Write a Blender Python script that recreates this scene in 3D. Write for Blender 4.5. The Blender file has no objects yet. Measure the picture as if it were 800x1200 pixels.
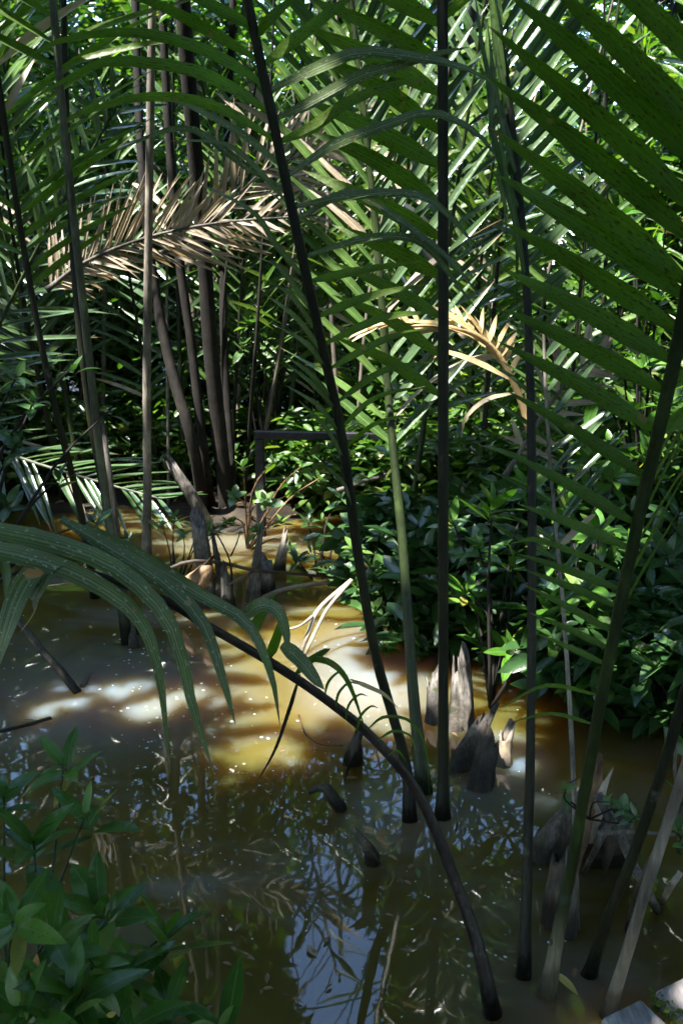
import bpy, math, random
import numpy as np
from mathutils import Vector, Matrix
random.seed(11); RNG = np.random.default_rng(7)
S = bpy.context.scene
COL = S.collection
R = math.radians

# ------------------------------------------------------------------ camera, sky, sun, exposure
H, PITCH, FPX = 2.2, R(15), 1039.0
cam = bpy.data.cameras.new('camera'); co = bpy.data.objects.new('camera', cam); COL.objects.link(co)
co.location = (0, 0, H); co.rotation_euler = (math.pi/2 - PITCH, 0, 0)
cam.sensor_fit = 'VERTICAL'; cam.sensor_height = 36; cam.lens = 36*FPX/1200
cam.clip_start = .05; cam.clip_end = 800
cam.dof.use_dof = True; cam.dof.focus_distance = 3.2; cam.dof.aperture_fstop = 7.1
S.camera = co
SUN = Vector((-0.36, -0.22, 0.91)).normalized()
sun = bpy.data.lights.new('sun', 'SUN'); so = bpy.data.objects.new('sun', sun); COL.objects.link(so)
so.rotation_euler = SUN.to_track_quat('Z', 'Y').to_euler()
sun.energy = 3.2; sun.angle = R(.5); sun.color = (1, .96, .9)
W = bpy.data.worlds.new('World'); S.world = W; W.use_nodes = True
nt = W.node_tree; sky = nt.nodes.new('ShaderNodeTexSky'); sky.sky_type = 'NISHITA'; sky.sun_disc = False
sky.sun_elevation = math.asin(SUN.z); sky.sun_rotation = math.atan2(SUN.x, SUN.y)
bg = nt.nodes['Background']; bg.inputs['Strength'].default_value = .15
sky.ozone_density = 4.5; sky.dust_density = .6
nt.links.new(sky.outputs[0], bg.inputs['Color'])
S.view_settings.view_transform = 'Standard'; S.view_settings.look = 'None'
S.view_settings.exposure = 2.98; S.view_settings.gamma = 1
S.render.engine = 'CYCLES'
S.cycles.use_denoising = True
S.cycles.max_bounces = 10; S.cycles.diffuse_bounces = 5; S.cycles.glossy_bounces = 4; S.cycles.transmission_bounces = 6
S.cycles.caustics_reflective = False; S.cycles.caustics_refractive = False

# ------------------------------------------------------------------ photograph pixel -> place
CAM = Vector((0, 0, H)); FW = Vector((0, math.cos(PITCH), -math.sin(PITCH))); UP = Vector((0, math.sin(PITCH), math.cos(PITCH)))
def ray(px, py): return FW + Vector(((px-400)/FPX, 0, 0)) + UP*((600-py)/FPX)
def at(px, py, Y):
    d = ray(px, py); return CAM + d*(Y/d.y)
def on(px, py, z=0.):
    d = ray(px, py); return CAM + d*((z-H)/d.z)
def A(l):                      # list of (px,py,Y)
    return [at(*p) for p in l]

def spline(pts, n):
    pts = [Vector(p) for p in pts]
    if len(pts) == 2: return [pts[0].lerp(pts[1], i/(n-1)) for i in range(n)]
    P = [pts[0]*2-pts[1]] + pts + [pts[-1]*2-pts[-2]]
    seg = len(pts)-1; out = []
    for i in range(n):
        u = i/(n-1)*seg; k = min(int(u), seg-1); t = u-k
        a, b, c, d = P[k:k+4]
        out.append(.5*((2*b) + (c-a)*t + (2*a-5*b+4*c-d)*t*t + (3*b-a-3*c+d)*t**3))
    return out

# ------------------------------------------------------------------ materials
def mat(name): 
    m = bpy.data.materials.new(name); m.use_nodes = True
    return m, m.node_tree, m.node_tree.nodes['Principled BSDF']
def N(t, kind, **kw):
    n = t.nodes.new('ShaderNode'+kind)
    for k, v in kw.items():
        if k in n.inputs: n.inputs[k].default_value = v
        else: setattr(n, k, v)
    return n
def ramp(t, src, stops):
    r = t.nodes.new('ShaderNodeValToRGB'); e = r.color_ramp.elements
    while len(e) < len(stops): e.new(.5)
    for x, (p, c) in zip(e, stops): x.position = p; x.color = (*c, 1) if len(c) == 3 else c
    t.links.new(src, r.inputs[0]); return r.outputs[0]
def mixc(t, f, a, b, mode='MIX'):
    m = t.nodes.new('ShaderNodeMix'); m.data_type = 'RGBA'; m.blend_type = mode
    for s, v in ((m.inputs[0], f), (m.inputs[6], a), (m.inputs[7], b)):
        if hasattr(v, 'links'): t.links.new(v, s)
        else: s.default_value = v if isinstance(v, (int, float)) else (*v, 1)
    return m.outputs[2]
def math_(t, op, a, b=0.):
    m = t.nodes.new('ShaderNodeMath'); m.operation = op
    for s, v in zip(m.inputs, (a, b)):
        if hasattr(v, 'links'): t.links.new(v, s)
        else: s.default_value = v
    return m.outputs[0]

def leaf_mat(name, stops, rough=.35, trans=.25, tint=(1.3, 1.6, .6), spots=0., midrib=(.16, .2, .06), streak=0., spotcol=(.06, .03, .012), coat=0., ribw=.06, dash=(15, 34, 1)):
    m, t, b = mat(name)
    oi = N(t, 'ObjectInfo'); at_ = N(t, 'Attribute', attribute_name='rnd')
    v = math_(t, 'FRACT', math_(t, 'ADD', oi.outputs['Random'], at_.outputs['Fac']))
    col = ramp(t, v, stops)
    uv = N(t, 'UVMap'); sep = N(t, 'SeparateXYZ'); t.links.new(uv.outputs[0], sep.inputs[0])
    geo = N(t, 'NewGeometry')
    nz = N(t, 'TexNoise', Scale=9., Detail=3.); tc = N(t, 'TexCoord'); t.links.new(geo.outputs['Position'], nz.inputs['Vector'])
    col = mixc(t, .55, col, ramp(t, nz.outputs['Fac'], [(.3, (.45, .45, .4)), (.7, (1.25, 1.25, 1.1))]), 'MULTIPLY')
    if streak:
        mp = N(t, 'Mapping'); mp.inputs['Scale'].default_value = (26, .6, 1); t.links.new(uv.outputs[0], mp.inputs[0])
        n2 = N(t, 'TexNoise', Scale=1., Detail=1.); t.links.new(mp.outputs[0], n2.inputs['Vector'])
        col = mixc(t, streak, col, ramp(t, n2.outputs['Fac'], [(.36, (.4, .45, .35)), (.64, (1.45, 1.4, 1.4))]), 'MULTIPLY')
    if spots:
        mp = N(t, 'Mapping'); mp.inputs['Scale'].default_value = dash; t.links.new(uv.outputs[0], mp.inputs[0])
        comb = N(t, 'VectorMath', operation='ADD'); t.links.new(mp.outputs[0], comb.inputs[0])
        cx = N(t, 'CombineXYZ'); t.links.new(math_(t, 'MULTIPLY', oi.outputs['Random'], 91.), cx.inputs[2]); t.links.new(cx.outputs[0], comb.inputs[1])
        n3 = N(t, 'TexNoise', Scale=1., Detail=1.); t.links.new(comb.outputs[0], n3.inputs['Vector'])
        col = mixc(t, ramp(t, n3.outputs['Fac'], [(spots, (0, 0, 0)), (spots+.05, (.85,)*3)]), col, spotcol)
        n4 = N(t, 'TexNoise', Scale=16., Detail=2.); t.links.new(geo.outputs['Position'], n4.inputs['Vector'])
        col = mixc(t, ramp(t, n4.outputs['Fac'], [(.7, (0, 0, 0)), (.73, (.8,)*3)]), col, (.26, .17, .08))
    if midrib:
        d = math_(t, 'ABSOLUTE', math_(t, 'SUBTRACT', sep.outputs[0], .5))
        col = mixc(t, ramp(t, d, [(ribw*.4, (.7,)*3), (ribw, (0, 0, 0))]), col, midrib)
    if streak and name != 'dead leaflet':                       # leaflet tips die back brown, each by its own length
        tip = math_(t, 'ADD', sep.outputs[1], math_(t, 'ADD', math_(t, 'MULTIPLY', oi.outputs['Random'], .16), math_(t, 'MULTIPLY', nz.outputs['Fac'], .12)))
        col = mixc(t, ramp(t, math_(t, 'SUBTRACT', tip, .6), [(.5, (0, 0, 0)), (.54, (.9,)*3)]), col, (.22, .14, .07))
    t.links.new(col, b.inputs['Base Color'])
    b.inputs['Roughness'].default_value = rough; b.inputs['Specular IOR Level'].default_value = .5
    b.inputs['Coat Weight'].default_value = coat; b.inputs['Coat Roughness'].default_value = .25
    bp = N(t, 'Bump', Strength=.25, Distance=.01); 
    wv = N(t, 'TexNoise', Scale=40., Detail=1.); t.links.new(geo.outputs['Position'], wv.inputs['Vector'])
    t.links.new(wv.outputs['Fac'], bp.inputs['Height']); t.links.new(bp.outputs[0], b.inputs['Normal'])
    tr = N(t, 'BsdfTranslucent'); t.links.new(mixc(t, 1., col, tint, 'MULTIPLY'), tr.inputs['Color'])
    mx = N(t, 'MixShader'); mx.inputs[0].default_value = trans
    t.links.new(b.outputs[0], mx.inputs[1]); t.links.new(tr.outputs[0], mx.inputs[2])
    t.links.new(mx.outputs[0], t.nodes['Material Output'].inputs[0])
    return m
M = {}
M['nipa'] = leaf_mat('nipa leaflet', [(0, (.085, .165, .013)), (.5, (.11, .2, .017)), (1, (.135, .225, .022))], .45, .6, (1.2, 1.7, .4), streak=.4, spots=.6, midrib=(.1, .17, .045), ribw=.05)
M['nipa_grey'] = leaf_mat('weathered nipa leaflet', [(0, (.1, .155, .055)), (1, (.15, .21, .085))], .4, .2, streak=.95, spots=.66, spotcol=(.45, .44, .36), midrib=(.22, .27, .16), ribw=.07, dash=(8, 55, 1))
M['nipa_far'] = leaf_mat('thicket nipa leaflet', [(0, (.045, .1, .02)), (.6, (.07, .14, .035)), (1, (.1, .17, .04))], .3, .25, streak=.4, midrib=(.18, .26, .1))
M['nipa_silver'] = leaf_mat('glossy nipa leaflet', [(0, (.06, .12, .05)), (1, (.1, .16, .08))], .22, .2, streak=.7, midrib=(.03, .07, .025), ribw=.09, coat=.4)
M['dead'] = leaf_mat('dead leaflet', [(0, (.3, .24, .18)), (.5, (.5, .42, .33)), (.8, (.36, .29, .22)), (1, (.2, .15, .11))], .6, .25, (1.2, 1, .7), streak=.7, midrib=(.5, .4, .25))
M['straw'] = leaf_mat('straw leaflet', [(0, (.55, .42, .2)), (.5, (.62, .5, .28)), (1, (.5, .33, .16))], .5, .25, (1.2, 1, .7), streak=.5, midrib=None)
M['broad'] = leaf_mat('broad leaf', [(0, (.04, .12, .013)), (.4, (.055, .155, .016)), (.8, (.085, .2, .022)), (.95, (.15, .25, .05)), (1, (.3, .27, .06))], .33, .2, spots=.68, dash=(9, 22, 1), midrib=(.13, .2, .07), ribw=.05)
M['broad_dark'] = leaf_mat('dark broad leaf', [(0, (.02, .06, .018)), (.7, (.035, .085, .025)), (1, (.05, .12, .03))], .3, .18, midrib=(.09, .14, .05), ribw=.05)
M['broad_pale'] = leaf_mat('pale round leaf', [(0, (.06, .13, .04)), (.6, (.09, .18, .055)), (1, (.16, .26, .06))], .34, .3, midrib=(.16, .24, .1), ribw=.04)
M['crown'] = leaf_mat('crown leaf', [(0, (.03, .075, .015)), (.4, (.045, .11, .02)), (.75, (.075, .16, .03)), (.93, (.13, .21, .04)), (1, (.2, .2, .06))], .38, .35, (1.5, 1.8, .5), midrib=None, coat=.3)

def bark_mat(name, a, b_, rough=.6, sc=(60, 60, 6), wet=0., moss=None, grad=None):
    m, t, b = mat(name)
    tc = N(t, 'NewGeometry'); mp = N(t, 'Mapping'); mp.inputs['Scale'].default_value = sc; mp.inputs['Rotation'].default_value = (0, 0, .45 if 'plank' in name else 0)
    t.links.new(tc.outputs['Position'], mp.inputs[0])
    n = N(t, 'TexNoise', Scale=1., Detail=5., Roughness=.65); t.links.new(mp.outputs[0], n.inputs['Vector'])
    c = ramp(t, n.outputs['Fac'], [(.3, a), (.7, b_)])
    n2 = N(t, 'TexNoise', Scale=6., Detail=3.); t.links.new(tc.outputs['Position'], n2.inputs['Vector'])
    c = mixc(t, .7, c, ramp(t, n2.outputs['Fac'], [(.3, (.3,)*3), (.55, (1.,)*3), (.75, (2.2, 2.2, 2.)) ]), 'MULTIPLY')
    if moss:
        n3 = N(t, 'TexNoise', Scale=14., Detail=4.); t.links.new(tc.outputs['Position'], n3.inputs['Vector'])
        c = mixc(t, ramp(t, n3.outputs['Fac'], [(moss[1], (0, 0, 0)), (moss[1]+.07, (1, 1, 1))]), c, moss[0])
    sz = N(t, 'SeparateXYZ'); t.links.new(tc.outputs['Position'], sz.inputs[0])      # wet, silted band above the water line
    wl = ramp(t, math_(t, 'SUBTRACT', sz.outputs[2], math_(t, 'MULTIPLY', n2.outputs['Fac'], .16)), [(.0, (.32, .3, .26)), (.05, (1, 1, 1))])
    if name != 'mud': c = mixc(t, 1., c, wl, 'MULTIPLY')
    if grad:                                                   # painted sunlit foot fading into the green stalk along its length
        uv = N(t, 'UVMap'); sp = N(t, 'SeparateXYZ'); t.links.new(uv.outputs[0], sp.inputs[0])
        c = mixc(t, ramp(t, math_(t, 'ADD', sp.outputs[1], math_(t, 'MULTIPLY', n2.outputs['Fac'], .3)), [(.35, (0, 0, 0)), (1., (1, 1, 1))]), c, grad)
    t.links.new(c, b.inputs['Base Color'])
    b.inputs['Roughness'].default_value = rough; b.inputs['Specular IOR Level'].default_value = .3
    bp = N(t, 'Bump', Strength=.6, Distance=.008); t.links.new(n.outputs['Fac'], bp.inputs['Height']); t.links.new(bp.outputs[0], b.inputs['Normal'])
    return m
M['stalk'] = bark_mat('dark frond stalk', (.009, .01, .005), (.022, .024, .01), .5, (90, 90, 5), moss=((.075, .08, .055), .66))
M['stalk_green'] = bark_mat('green frond stalk', (.016, .028, .008), (.035, .05, .015), .4, (90, 90, 5), moss=((.07, .08, .05), .67))
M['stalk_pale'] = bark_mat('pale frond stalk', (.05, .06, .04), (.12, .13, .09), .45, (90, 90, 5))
M['stalk_purple'] = bark_mat('purple brown frond stalk', (.018, .014, .012), (.045, .035, .03), .3, (60, 60, 30), moss=((.1, .085, .07), .67))
M['stalk_grey'] = bark_mat('grey stalk', (.13, .11, .09), (.26, .23, .19), .6, (80, 80, 6))
M['lit_foot'] = bark_mat('painted lit foot', (.14, .12, .08), (.3, .27, .19), .5, (90, 90, 8), grad=(.016, .026, .008))  # pale tone stands in for sun on the stalk foot
M['trunk'] = bark_mat('dark bark', (.007, .006, .005), (.022, .018, .014), .85, (40, 40, 8))
M['trunk_grey'] = bark_mat('grey bark', (.08, .07, .055), (.17, .14, .11), .75, (50, 50, 8))
M['dead_wood'] = bark_mat('weathered wood', (.04, .036, .03), (.19, .17, .15), .75, (70, 70, 6), moss=((.05, .065, .022), .63))
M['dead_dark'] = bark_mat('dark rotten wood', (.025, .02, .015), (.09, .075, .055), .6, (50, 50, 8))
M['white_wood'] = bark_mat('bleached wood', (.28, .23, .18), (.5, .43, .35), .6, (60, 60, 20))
M['brown_wood'] = bark_mat('brown broken wood', (.12, .07, .035), (.3, .19, .11), .6, (50, 50, 10))
M['plank'] = bark_mat('weathered plank', (.2, .18, .17), (.5, .46, .45), .7, (70, 14, 10), moss=((.1, .12, .05), .68))
M['moss'] = bark_mat('moss', (.06, .1, .012), (.16, .22, .03), .95, (60, 60, 60))
M['mud'] = bark_mat('mud', (.012, .01, .007), (.035, .026, .017), .55, (9, 9, 9))
M['litter'] = leaf_mat('litter leaf', [(0, (.12, .07, .035)), (.5, (.22, .13, .06)), (1, (.3, .2, .1))], .6, .1, (1, 1, 1), midrib=None)
M['dry_leaf'] = leaf_mat('dry orange leaf', [(0, (.5, .27, .09)), (1, (.5, .27, .09))], .5, .2, (1, 1, 1), midrib=(.35, .2, .08))
M['yellow_leaf'] = leaf_mat('yellow leaf', [(0, (.6, .48, .12)), (1, (.6, .48, .12))], .4, .2, (1, 1, 1), midrib=(.4, .3, .1))
M['rail'] = bark_mat('black rail', (.008, .008, .009), (.03, .03, .034), .4, (20, 20, 20))
m_, t_, b_ = mat('speck'); b_.inputs['Base Color'].default_value = (.55, .56, .54, 1); b_.inputs['Roughness'].default_value = .3; M['speck'] = m_

# water: murky silt lit through its depth under a mirror surface, thin pale scum, plus sun sheen painted in
m_, t_, b_ = mat('murky water')
g = N(t_, 'NewGeometry'); n1 = N(t_, 'TexNoise', Scale=.9, Detail=4.); t_.links.new(g.outputs['Position'], n1.inputs['Vector'])
c = ramp(t_, n1.outputs['Fac'], [(.3, (.068, .057, .013)), (.55, (.1, .074, .017)), (.75, (.13, .082, .019))])
mp = N(t_, 'Mapping'); mp.inputs['Scale'].default_value = (.8, 2.2, 1); t_.links.new(g.outputs['Position'], mp.inputs[0])
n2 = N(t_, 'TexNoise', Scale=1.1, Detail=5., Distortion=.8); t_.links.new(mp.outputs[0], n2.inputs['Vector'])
film_sheen = ramp(t_, n2.outputs['Fac'], [(.5, (.0,)*3), (.78, (.22,)*3)])
def sheen(p, rx, ry, k):              # soft edged pale sun sheen painted into the water colour
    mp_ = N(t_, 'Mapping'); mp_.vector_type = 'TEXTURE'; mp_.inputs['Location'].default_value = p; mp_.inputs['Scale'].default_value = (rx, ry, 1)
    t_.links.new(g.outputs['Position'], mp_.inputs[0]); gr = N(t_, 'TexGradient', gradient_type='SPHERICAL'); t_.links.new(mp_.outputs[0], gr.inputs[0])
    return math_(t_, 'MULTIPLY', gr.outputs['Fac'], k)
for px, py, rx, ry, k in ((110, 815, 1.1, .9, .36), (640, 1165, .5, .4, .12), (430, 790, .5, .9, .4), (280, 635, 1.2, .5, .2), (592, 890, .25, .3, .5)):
    film_sheen = math_(t_, 'MAXIMUM', film_sheen, math_(t_, 'MULTIPLY', sheen(on(px, py), rx, ry, k), math_(t_, 'ADD', n2.outputs['Fac'], .35)))
c = mixc(t_, film_sheen, c, (.33, .39, .47))
n3 = N(t_, 'TexNoise', Scale=60., Detail=2.); t_.links.new(g.outputs['Position'], n3.inputs['Vector'])
c = mixc(t_, ramp(t_, n3.outputs['Fac'], [(.72, (0, 0, 0)), (.78, (.5,)*3)]), c, (.3, .26, .16))
t_.links.new(c, b_.inputs['Base Color'])
b_.inputs['Roughness'].default_value = .02; b_.inputs['IOR'].default_value = 1.45
b_.inputs['Subsurface Weight'].default_value = 1; b_.subsurface_method = 'BURLEY'
b_.inputs['Subsurface Radius'].default_value = (1, .55, .18); b_.inputs['Subsurface Scale'].default_value = .36
n4 = N(t_, 'TexNoise', Scale=5., Detail=2.); t_.links.new(g.outputs['Position'], n4.inputs['Vector'])
bp = N(t_, 'Bump', Strength=.03, Distance=.02); t_.links.new(n4.outputs['Fac'], bp.inputs['Height']); t_.links.new(bp.outputs[0], b_.inputs['Normal'])
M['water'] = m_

# ------------------------------------------------------------------ object helpers
def me_(name, v, f, m, uv=None, smooth=True):
    me = bpy.data.meshes.new(name); me.from_pydata([tuple(x) for x in v], [], f)
    me.materials.append(m)
    if smooth: me.polygons.foreach_set('use_smooth', [True]*len(me.polygons))
    if uv is not None:
        l = me.uv_layers.new(name='UVMap'); vi = np.empty(len(me.loops), int); me.loops.foreach_get('vertex_index', vi)
        l.data.foreach_set('uv', np.asarray(uv, float)[vi].ravel())
    me.update(); return me
def link(name, data, parent=None, loc=None, mtx=None):
    o = bpy.data.objects.new(name, data); COL.objects.link(o)
    if parent: o.parent = parent
    if mtx is not None: o.matrix_local = mtx
    elif loc is not None: o.location = loc
    return o
def tag(o, label=None, cat=None, group=None, kind=None):
    for k, v in (('label', label), ('category', cat), ('group', group), ('kind', kind)):
        if v: o[k] = v
    return o
def root(name, loc, label, cat, group=None): return tag(link(name, None, loc=loc), label, cat, group)

def tube_data(pts, rad, sides=8, flat=1., cap=True, rough=0.):
    v, f, uv = [], [], []
    n = len(pts); side = None
    for i, p in enumerate(pts):
        T = (pts[min(i+1, n-1)]-pts[max(i-1, 0)]).normalized()
        if side is None:
            side = T.cross(Vector((0, 1, 0)) if abs(T.y) < .9 else Vector((1, 0, 0))).normalized()
        side = (side - T*side.dot(T)).normalized(); b = T.cross(side)
        r = rad[i] if hasattr(rad, '__len__') else rad
        for k in range(sides):
            a = 2*math.pi*k/sides; rr = r*(1+rough*random.uniform(-1, 1))
            v.append(p + side*math.cos(a)*rr + b*math.sin(a)*rr*flat); uv.append((k/sides, i/(n-1)))
    for i in range(n-1):
        for k in range(sides):
            a, b2 = i*sides+k, i*sides+(k+1) % sides
            f.append((a, b2, b2+sides, a+sides))
    if cap:
        f.append(tuple(range(sides-1, -1, -1))); f.append(tuple(range((n-1)*sides, n*sides)))
    return v, f, uv
def tube(name, pts, rad, m, parent=None, off=Vector(), sides=8, flat=1., rough=0.):
    v, f, uv = tube_data([p-off for p in pts], rad, sides, flat, True, rough)
    return link(name, me_(name, v, f, m, uv), parent)

def blade_data(pts, width, nrm, fold=.18, n=9, base=.3, tipp=3., blunt=False):
    P = spline(pts, n); v, uv, f = [], [], []
    for i, p in enumerate(P):
        t = i/(n-1); T = (P[min(i+1, n-1)]-P[max(i-1, 0)]).normalized()
        s = T.cross(nrm); s = s.normalized() if s.length > 1e-4 else Vector((1, 0, 0)); nn = s.cross(T)
        w = .5*width*min(1, base+3.2*t)*((1-t**tipp) if not blunt else 1)
        w = max(w, .0006)
        v += [p - s*w - nn*fold*w*-1, p, p + s*w + nn*fold*w]; uv += [(0, t), (.5, t), (1, t)]
    for i in range(n-1):
        for k in (0, 1):
            a = i*3+k; f.append((a, a+1, a+4, a+3))
    return v, f, uv
def blade(name, pts, width, nrm, m, parent=None, off=Vector(), **k):
    v, f, uv = blade_data([p-off for p in pts], width, nrm, **k)
    return link(name, me_(name, v, f, m, uv), parent)

# shared unit leaflets (length 1 on +Y, width 1 on X, drooping towards -Z)
_unit = {}
def unit_leaflet(mk):
    if mk not in _unit:
        L = []
        for dr, tw in ((.05, .02), (.14, -.03), (.26, .04), (.42, -.05)):
            pts = [Vector((tw*math.sin(3*t), t*(1-dr*.35*t), -dr*t*t)) for t in (0, .25, .5, .75, 1)]
            v, f, uv = blade_data(pts, 1, Vector((0, 0, 1)), fold=.0, n=8)
            v = [Vector((x.x, x.y, x.z + abs(x.x-.0)*.03)) for x in v]
            L.append(me_('leaflet', v, f, M[mk], uv))
        _unit[mk] = L
    return _unit[mk]
def unit_leaf(mk, w=.34, kind=0):
    k = (mk, w, kind)
    if k not in _unit:
        L = []
        for dr in (.02, .12, .25, .4):
            n = 7; v, uv, f = [], [], []
            for i in range(n):
                t = i/(n-1); ww = .5*w*(math.sin(math.pi*min(1, t**(.85 if kind == 0 else .75)))**(.75 if kind == 0 else .6)) + .012*(t < .2)
                if i == n-1: ww = .004
                y = t*(1-.3*dr*t); z = -dr*t*t
                v += [(-ww, y, z+.22*ww), (0, y, z), (ww, y, z+.22*ww)]; uv += [(0, t), (.5, t), (1, t)]
            for i in range(n-1):
                for q in (0, 1):
                    a = i*3+q; f.append((a, a+1, a+4, a+3))
            L.append(me_('leaf', v, f, M[mk], uv))
        _unit[k] = L
    return _unit[k]
def frame(pos, d, n, sx, sy, sz):
    d = d.normalized(); x = d.cross(n)
    x = x.normalized() if x.length > 1e-4 else Vector((1, 0, 0)); z = x.cross(d)
    return Matrix(((x.x*sx, d.x*sy, z.x*sz, pos.x), (x.y*sx, d.y*sy, z.y*sz, pos.y), (x.z*sx, d.z*sy, z.z*sz, pos.z), (0, 0, 0, 1)))

TOCAM = Vector((0, -1, 0))
class Frond:
    def __init__(s, label, ctrl, r0, r1, stalk='stalk', group=None, n=26, flat=.85, name='palm_frond', cat='palm frond', foot=None):
        P = [p if isinstance(p, Vector) else at(*p) for p in ctrl]
        s.P = spline(P, n); s.o = s.P[0].copy()
        s.root = root(name, s.o, label, cat, group)
        s.r = [.76*(r0*(1-i/(n-1)) + r1*i/(n-1))*(1+.6*math.exp(-i*26/n/1.3)) for i in range(n)]
        tube('stalk', s.P, s.r, M[stalk], s.root, s.o, 10, flat, .05)
        if foot:                                                   # pale tan shell, sunlight on the foot put into its colour
            k = 9; tube('lit_foot', s.P[:k], [s.r[i]*(1.09-.008*i) for i in range(k)], M[foot], s.root, s.o, 10, flat, .06)
    def pt(s, t):
        u = t*(len(s.P)-1); k = min(int(u), len(s.P)-2); return s.P[k].lerp(s.P[k+1], u-k), (s.P[k+1]-s.P[k]).normalized()
    def near(s, py):               # the stalk point that shows at this height in the photograph
        best = None
        for i in range(200):
            p, _ = s.pt(i/199); d = p-CAM; y = 600 - FPX*d.dot(UP)/d.dot(FW)
            if best is None or abs(y-py) < best[0]: best = (abs(y-py), p)
        return best[1]
    def trace(s, py, line, w, m='nipa', nrm=None, dY=.0, tipY=None, **k):
        b = s.near(py); L = [b]
        for i, p in enumerate(line):
            Y = p[2] if len(p) > 2 else b.y + dY*(i+1)/len(line)
            L.append(at(p[0], p[1], Y))
        if len(L) == 2:
            L.insert(1, L[0].lerp(L[1], .5) + Vector((0, 0, .012*(L[0]-L[1]).length)))
        blade('leaflet', L, w, nrm or Vector((random.uniform(-.25, .25), -1, random.uniform(.1, .45))), M[m], s.root, s.o, **k)
    def auto(s, t0, t1, n, length, w, ang, m='nipa_far', sides=(-1, 1), face=TOCAM, up=.35, jit=.1, shapes=(0, 1, 2), prof=.45, skip=.07):
        U = unit_leaflet(m)
        for k in range(n):
            for sd in sides:
                if random.random() < skip: continue
                t = t0+(t1-t0)*(k+random.uniform(-.25, .25)+.5)/n
                p, T = s.pt(min(max(t, 0), 1)); Lt = T.cross(face).normalized()*sd
                q = (k+.5)/n; a = R(ang)*(1.1-.35*q) + random.gauss(0, jit*.6)
                d = T*math.cos(a) + Lt*math.sin(a) + Vector((random.gauss(0, jit), random.gauss(0, jit), random.gauss(0, jit*.5)))
                l = length*(1-prof*abs(2*q-.8))*random.uniform(.88, 1.1)
                nrm = (face*(1-up) + Vector((0, 0, up)) + Vector((random.gauss(0, .2), random.gauss(0, .2), 0))).normalized()
                link('leaflet', random.choice([U[i] for i in shapes]) if random.random() > .05 or m in ('dead', 'straw') else random.choice(unit_leaflet('dead')[2:]), s.root, mtx=frame(p-s.o, d, nrm, w*random.uniform(.85, 1.1), l, l))

def copy_tree(o, parent=None):
    c = o.copy(); COL.objects.link(c)
    if parent: c.parent = parent
    for ch in o.children: copy_tree(ch, c)
    return c

# ------------------------------------------------------------------ spots chosen for sun, and crown gaps cut to light them
T_ = []      # (point, radius)
def spot(p, r): T_.append((Vector(p), r))
for px, py, r in ((70, 800, .16), (130, 812, .2), (200, 828, .14), (300, 760, .28), (320, 800, .3), (350, 850, .34), (410, 800, .25), (430, 760, .22), (440, 850, .2), (330, 905, .2),
                  (215, 640, .3), (255, 655, .42), (290, 635, .35), (180, 640, .2), (330, 655, .2), (400, 690, .12), (370, 730, .14),
                  (592, 905, .16), (590, 940, .1), (690, 1000, .06), (648, 1120, .09), (703, 925, .06), (655, 1165, .05), (250, 900, .12),
                  (620, 1185, .07), (20, 860, .1)):
    spot(on(px, py), r*.6)
for px, py, Y, r in ((785, 1175, 1.7, .26), (110, 1195, 1.6, .02),
                     (320, 560, 6.6, .4), (290, 600, 6.6, .3), (350, 590, 6.6, .22), (440, 650, 5.4, .28), (460, 720, 5.2, .2), (570, 590, 4.4, .16), (545, 690, 4.6, .12), (680, 590, 4.6, .2), (640, 680, 4.4, .08),
                     (120, 290, 6.2, .3), (200, 270, 6.2, .35), (280, 240, 6.2, .35), (170, 250, 6.2, .3), (340, 240, 6.2, .25), (230, 220, 6.2, .3),
                     (540, 390, 3.9, .22), (585, 415, 3.9, .22), (608, 455, 3.9, .1), (490, 385, 3.9, .2), (650, 450, 4.6, .2), (700, 430, 4.6, .12),
                     (640, 120, 3.1, .2), (670, 80, 3.1, .2), (660, 220, 3.1, .2), (640, 320, 3.1, .15), (690, 180, 3.1, .14), (620, 60, 3.1, .15),
                     (480, 100, 4.1, .3), (450, 220, 4.1, .25), (500, 180, 4.1, .25), (420, 120, 4.1, .2), (480, 300, 4.1, .2), (440, 380, 4.1, .15), (540, 60, 4.1, .2),
                     (78, 170, 4.8, .12), (175, 130, 6, .08), (174, 300, 6, .08), (130, 560, 5.3, .12), (60, 545, 7.6, .35), (140, 575, 7.6, .3), (100, 520, 7.6, .25),
                     (60, 100, 7, .4), (30, 200, 7, .3), (700, 500, 6, .3), (770, 330, 6, .3), (760, 560, 5.5, .2), (600, 250, 6.5, .25),
                     (200, 430, 8.5, .5), (120, 400, 8.5, .4), (70, 460, 8.5, .3), (240, 660, 7, .15), (330, 430, 8.5, .3), (385, 710, 5.6, .18), (760, 250, 5.5, .3), (740, 620, 4.8, .15),
                     (545, 810, 4.3, .1), (520, 820, 4.4, .1), (590, 880, 3.9, .08)):
    spot(at(px, py, Y), r)
for py in range(-20, 340, 60):
    for px in (380, 430, 480, 530): spot(at(px, py, 4.1), .2)
for py in range(-20, 330, 60):
    for px in (630, 680): spot(at(px, py, 3.1), .13)
for i in range(110):
    Y = random.uniform(7, 14); spot(at(random.uniform(-100, 900), random.uniform(-100, 560), Y), random.uniform(.08, .3))
TP = np.array([p[:] for p, _ in T_]); TR = np.array([r for _, r in T_]); SV = np.array(SUN[:])
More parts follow.
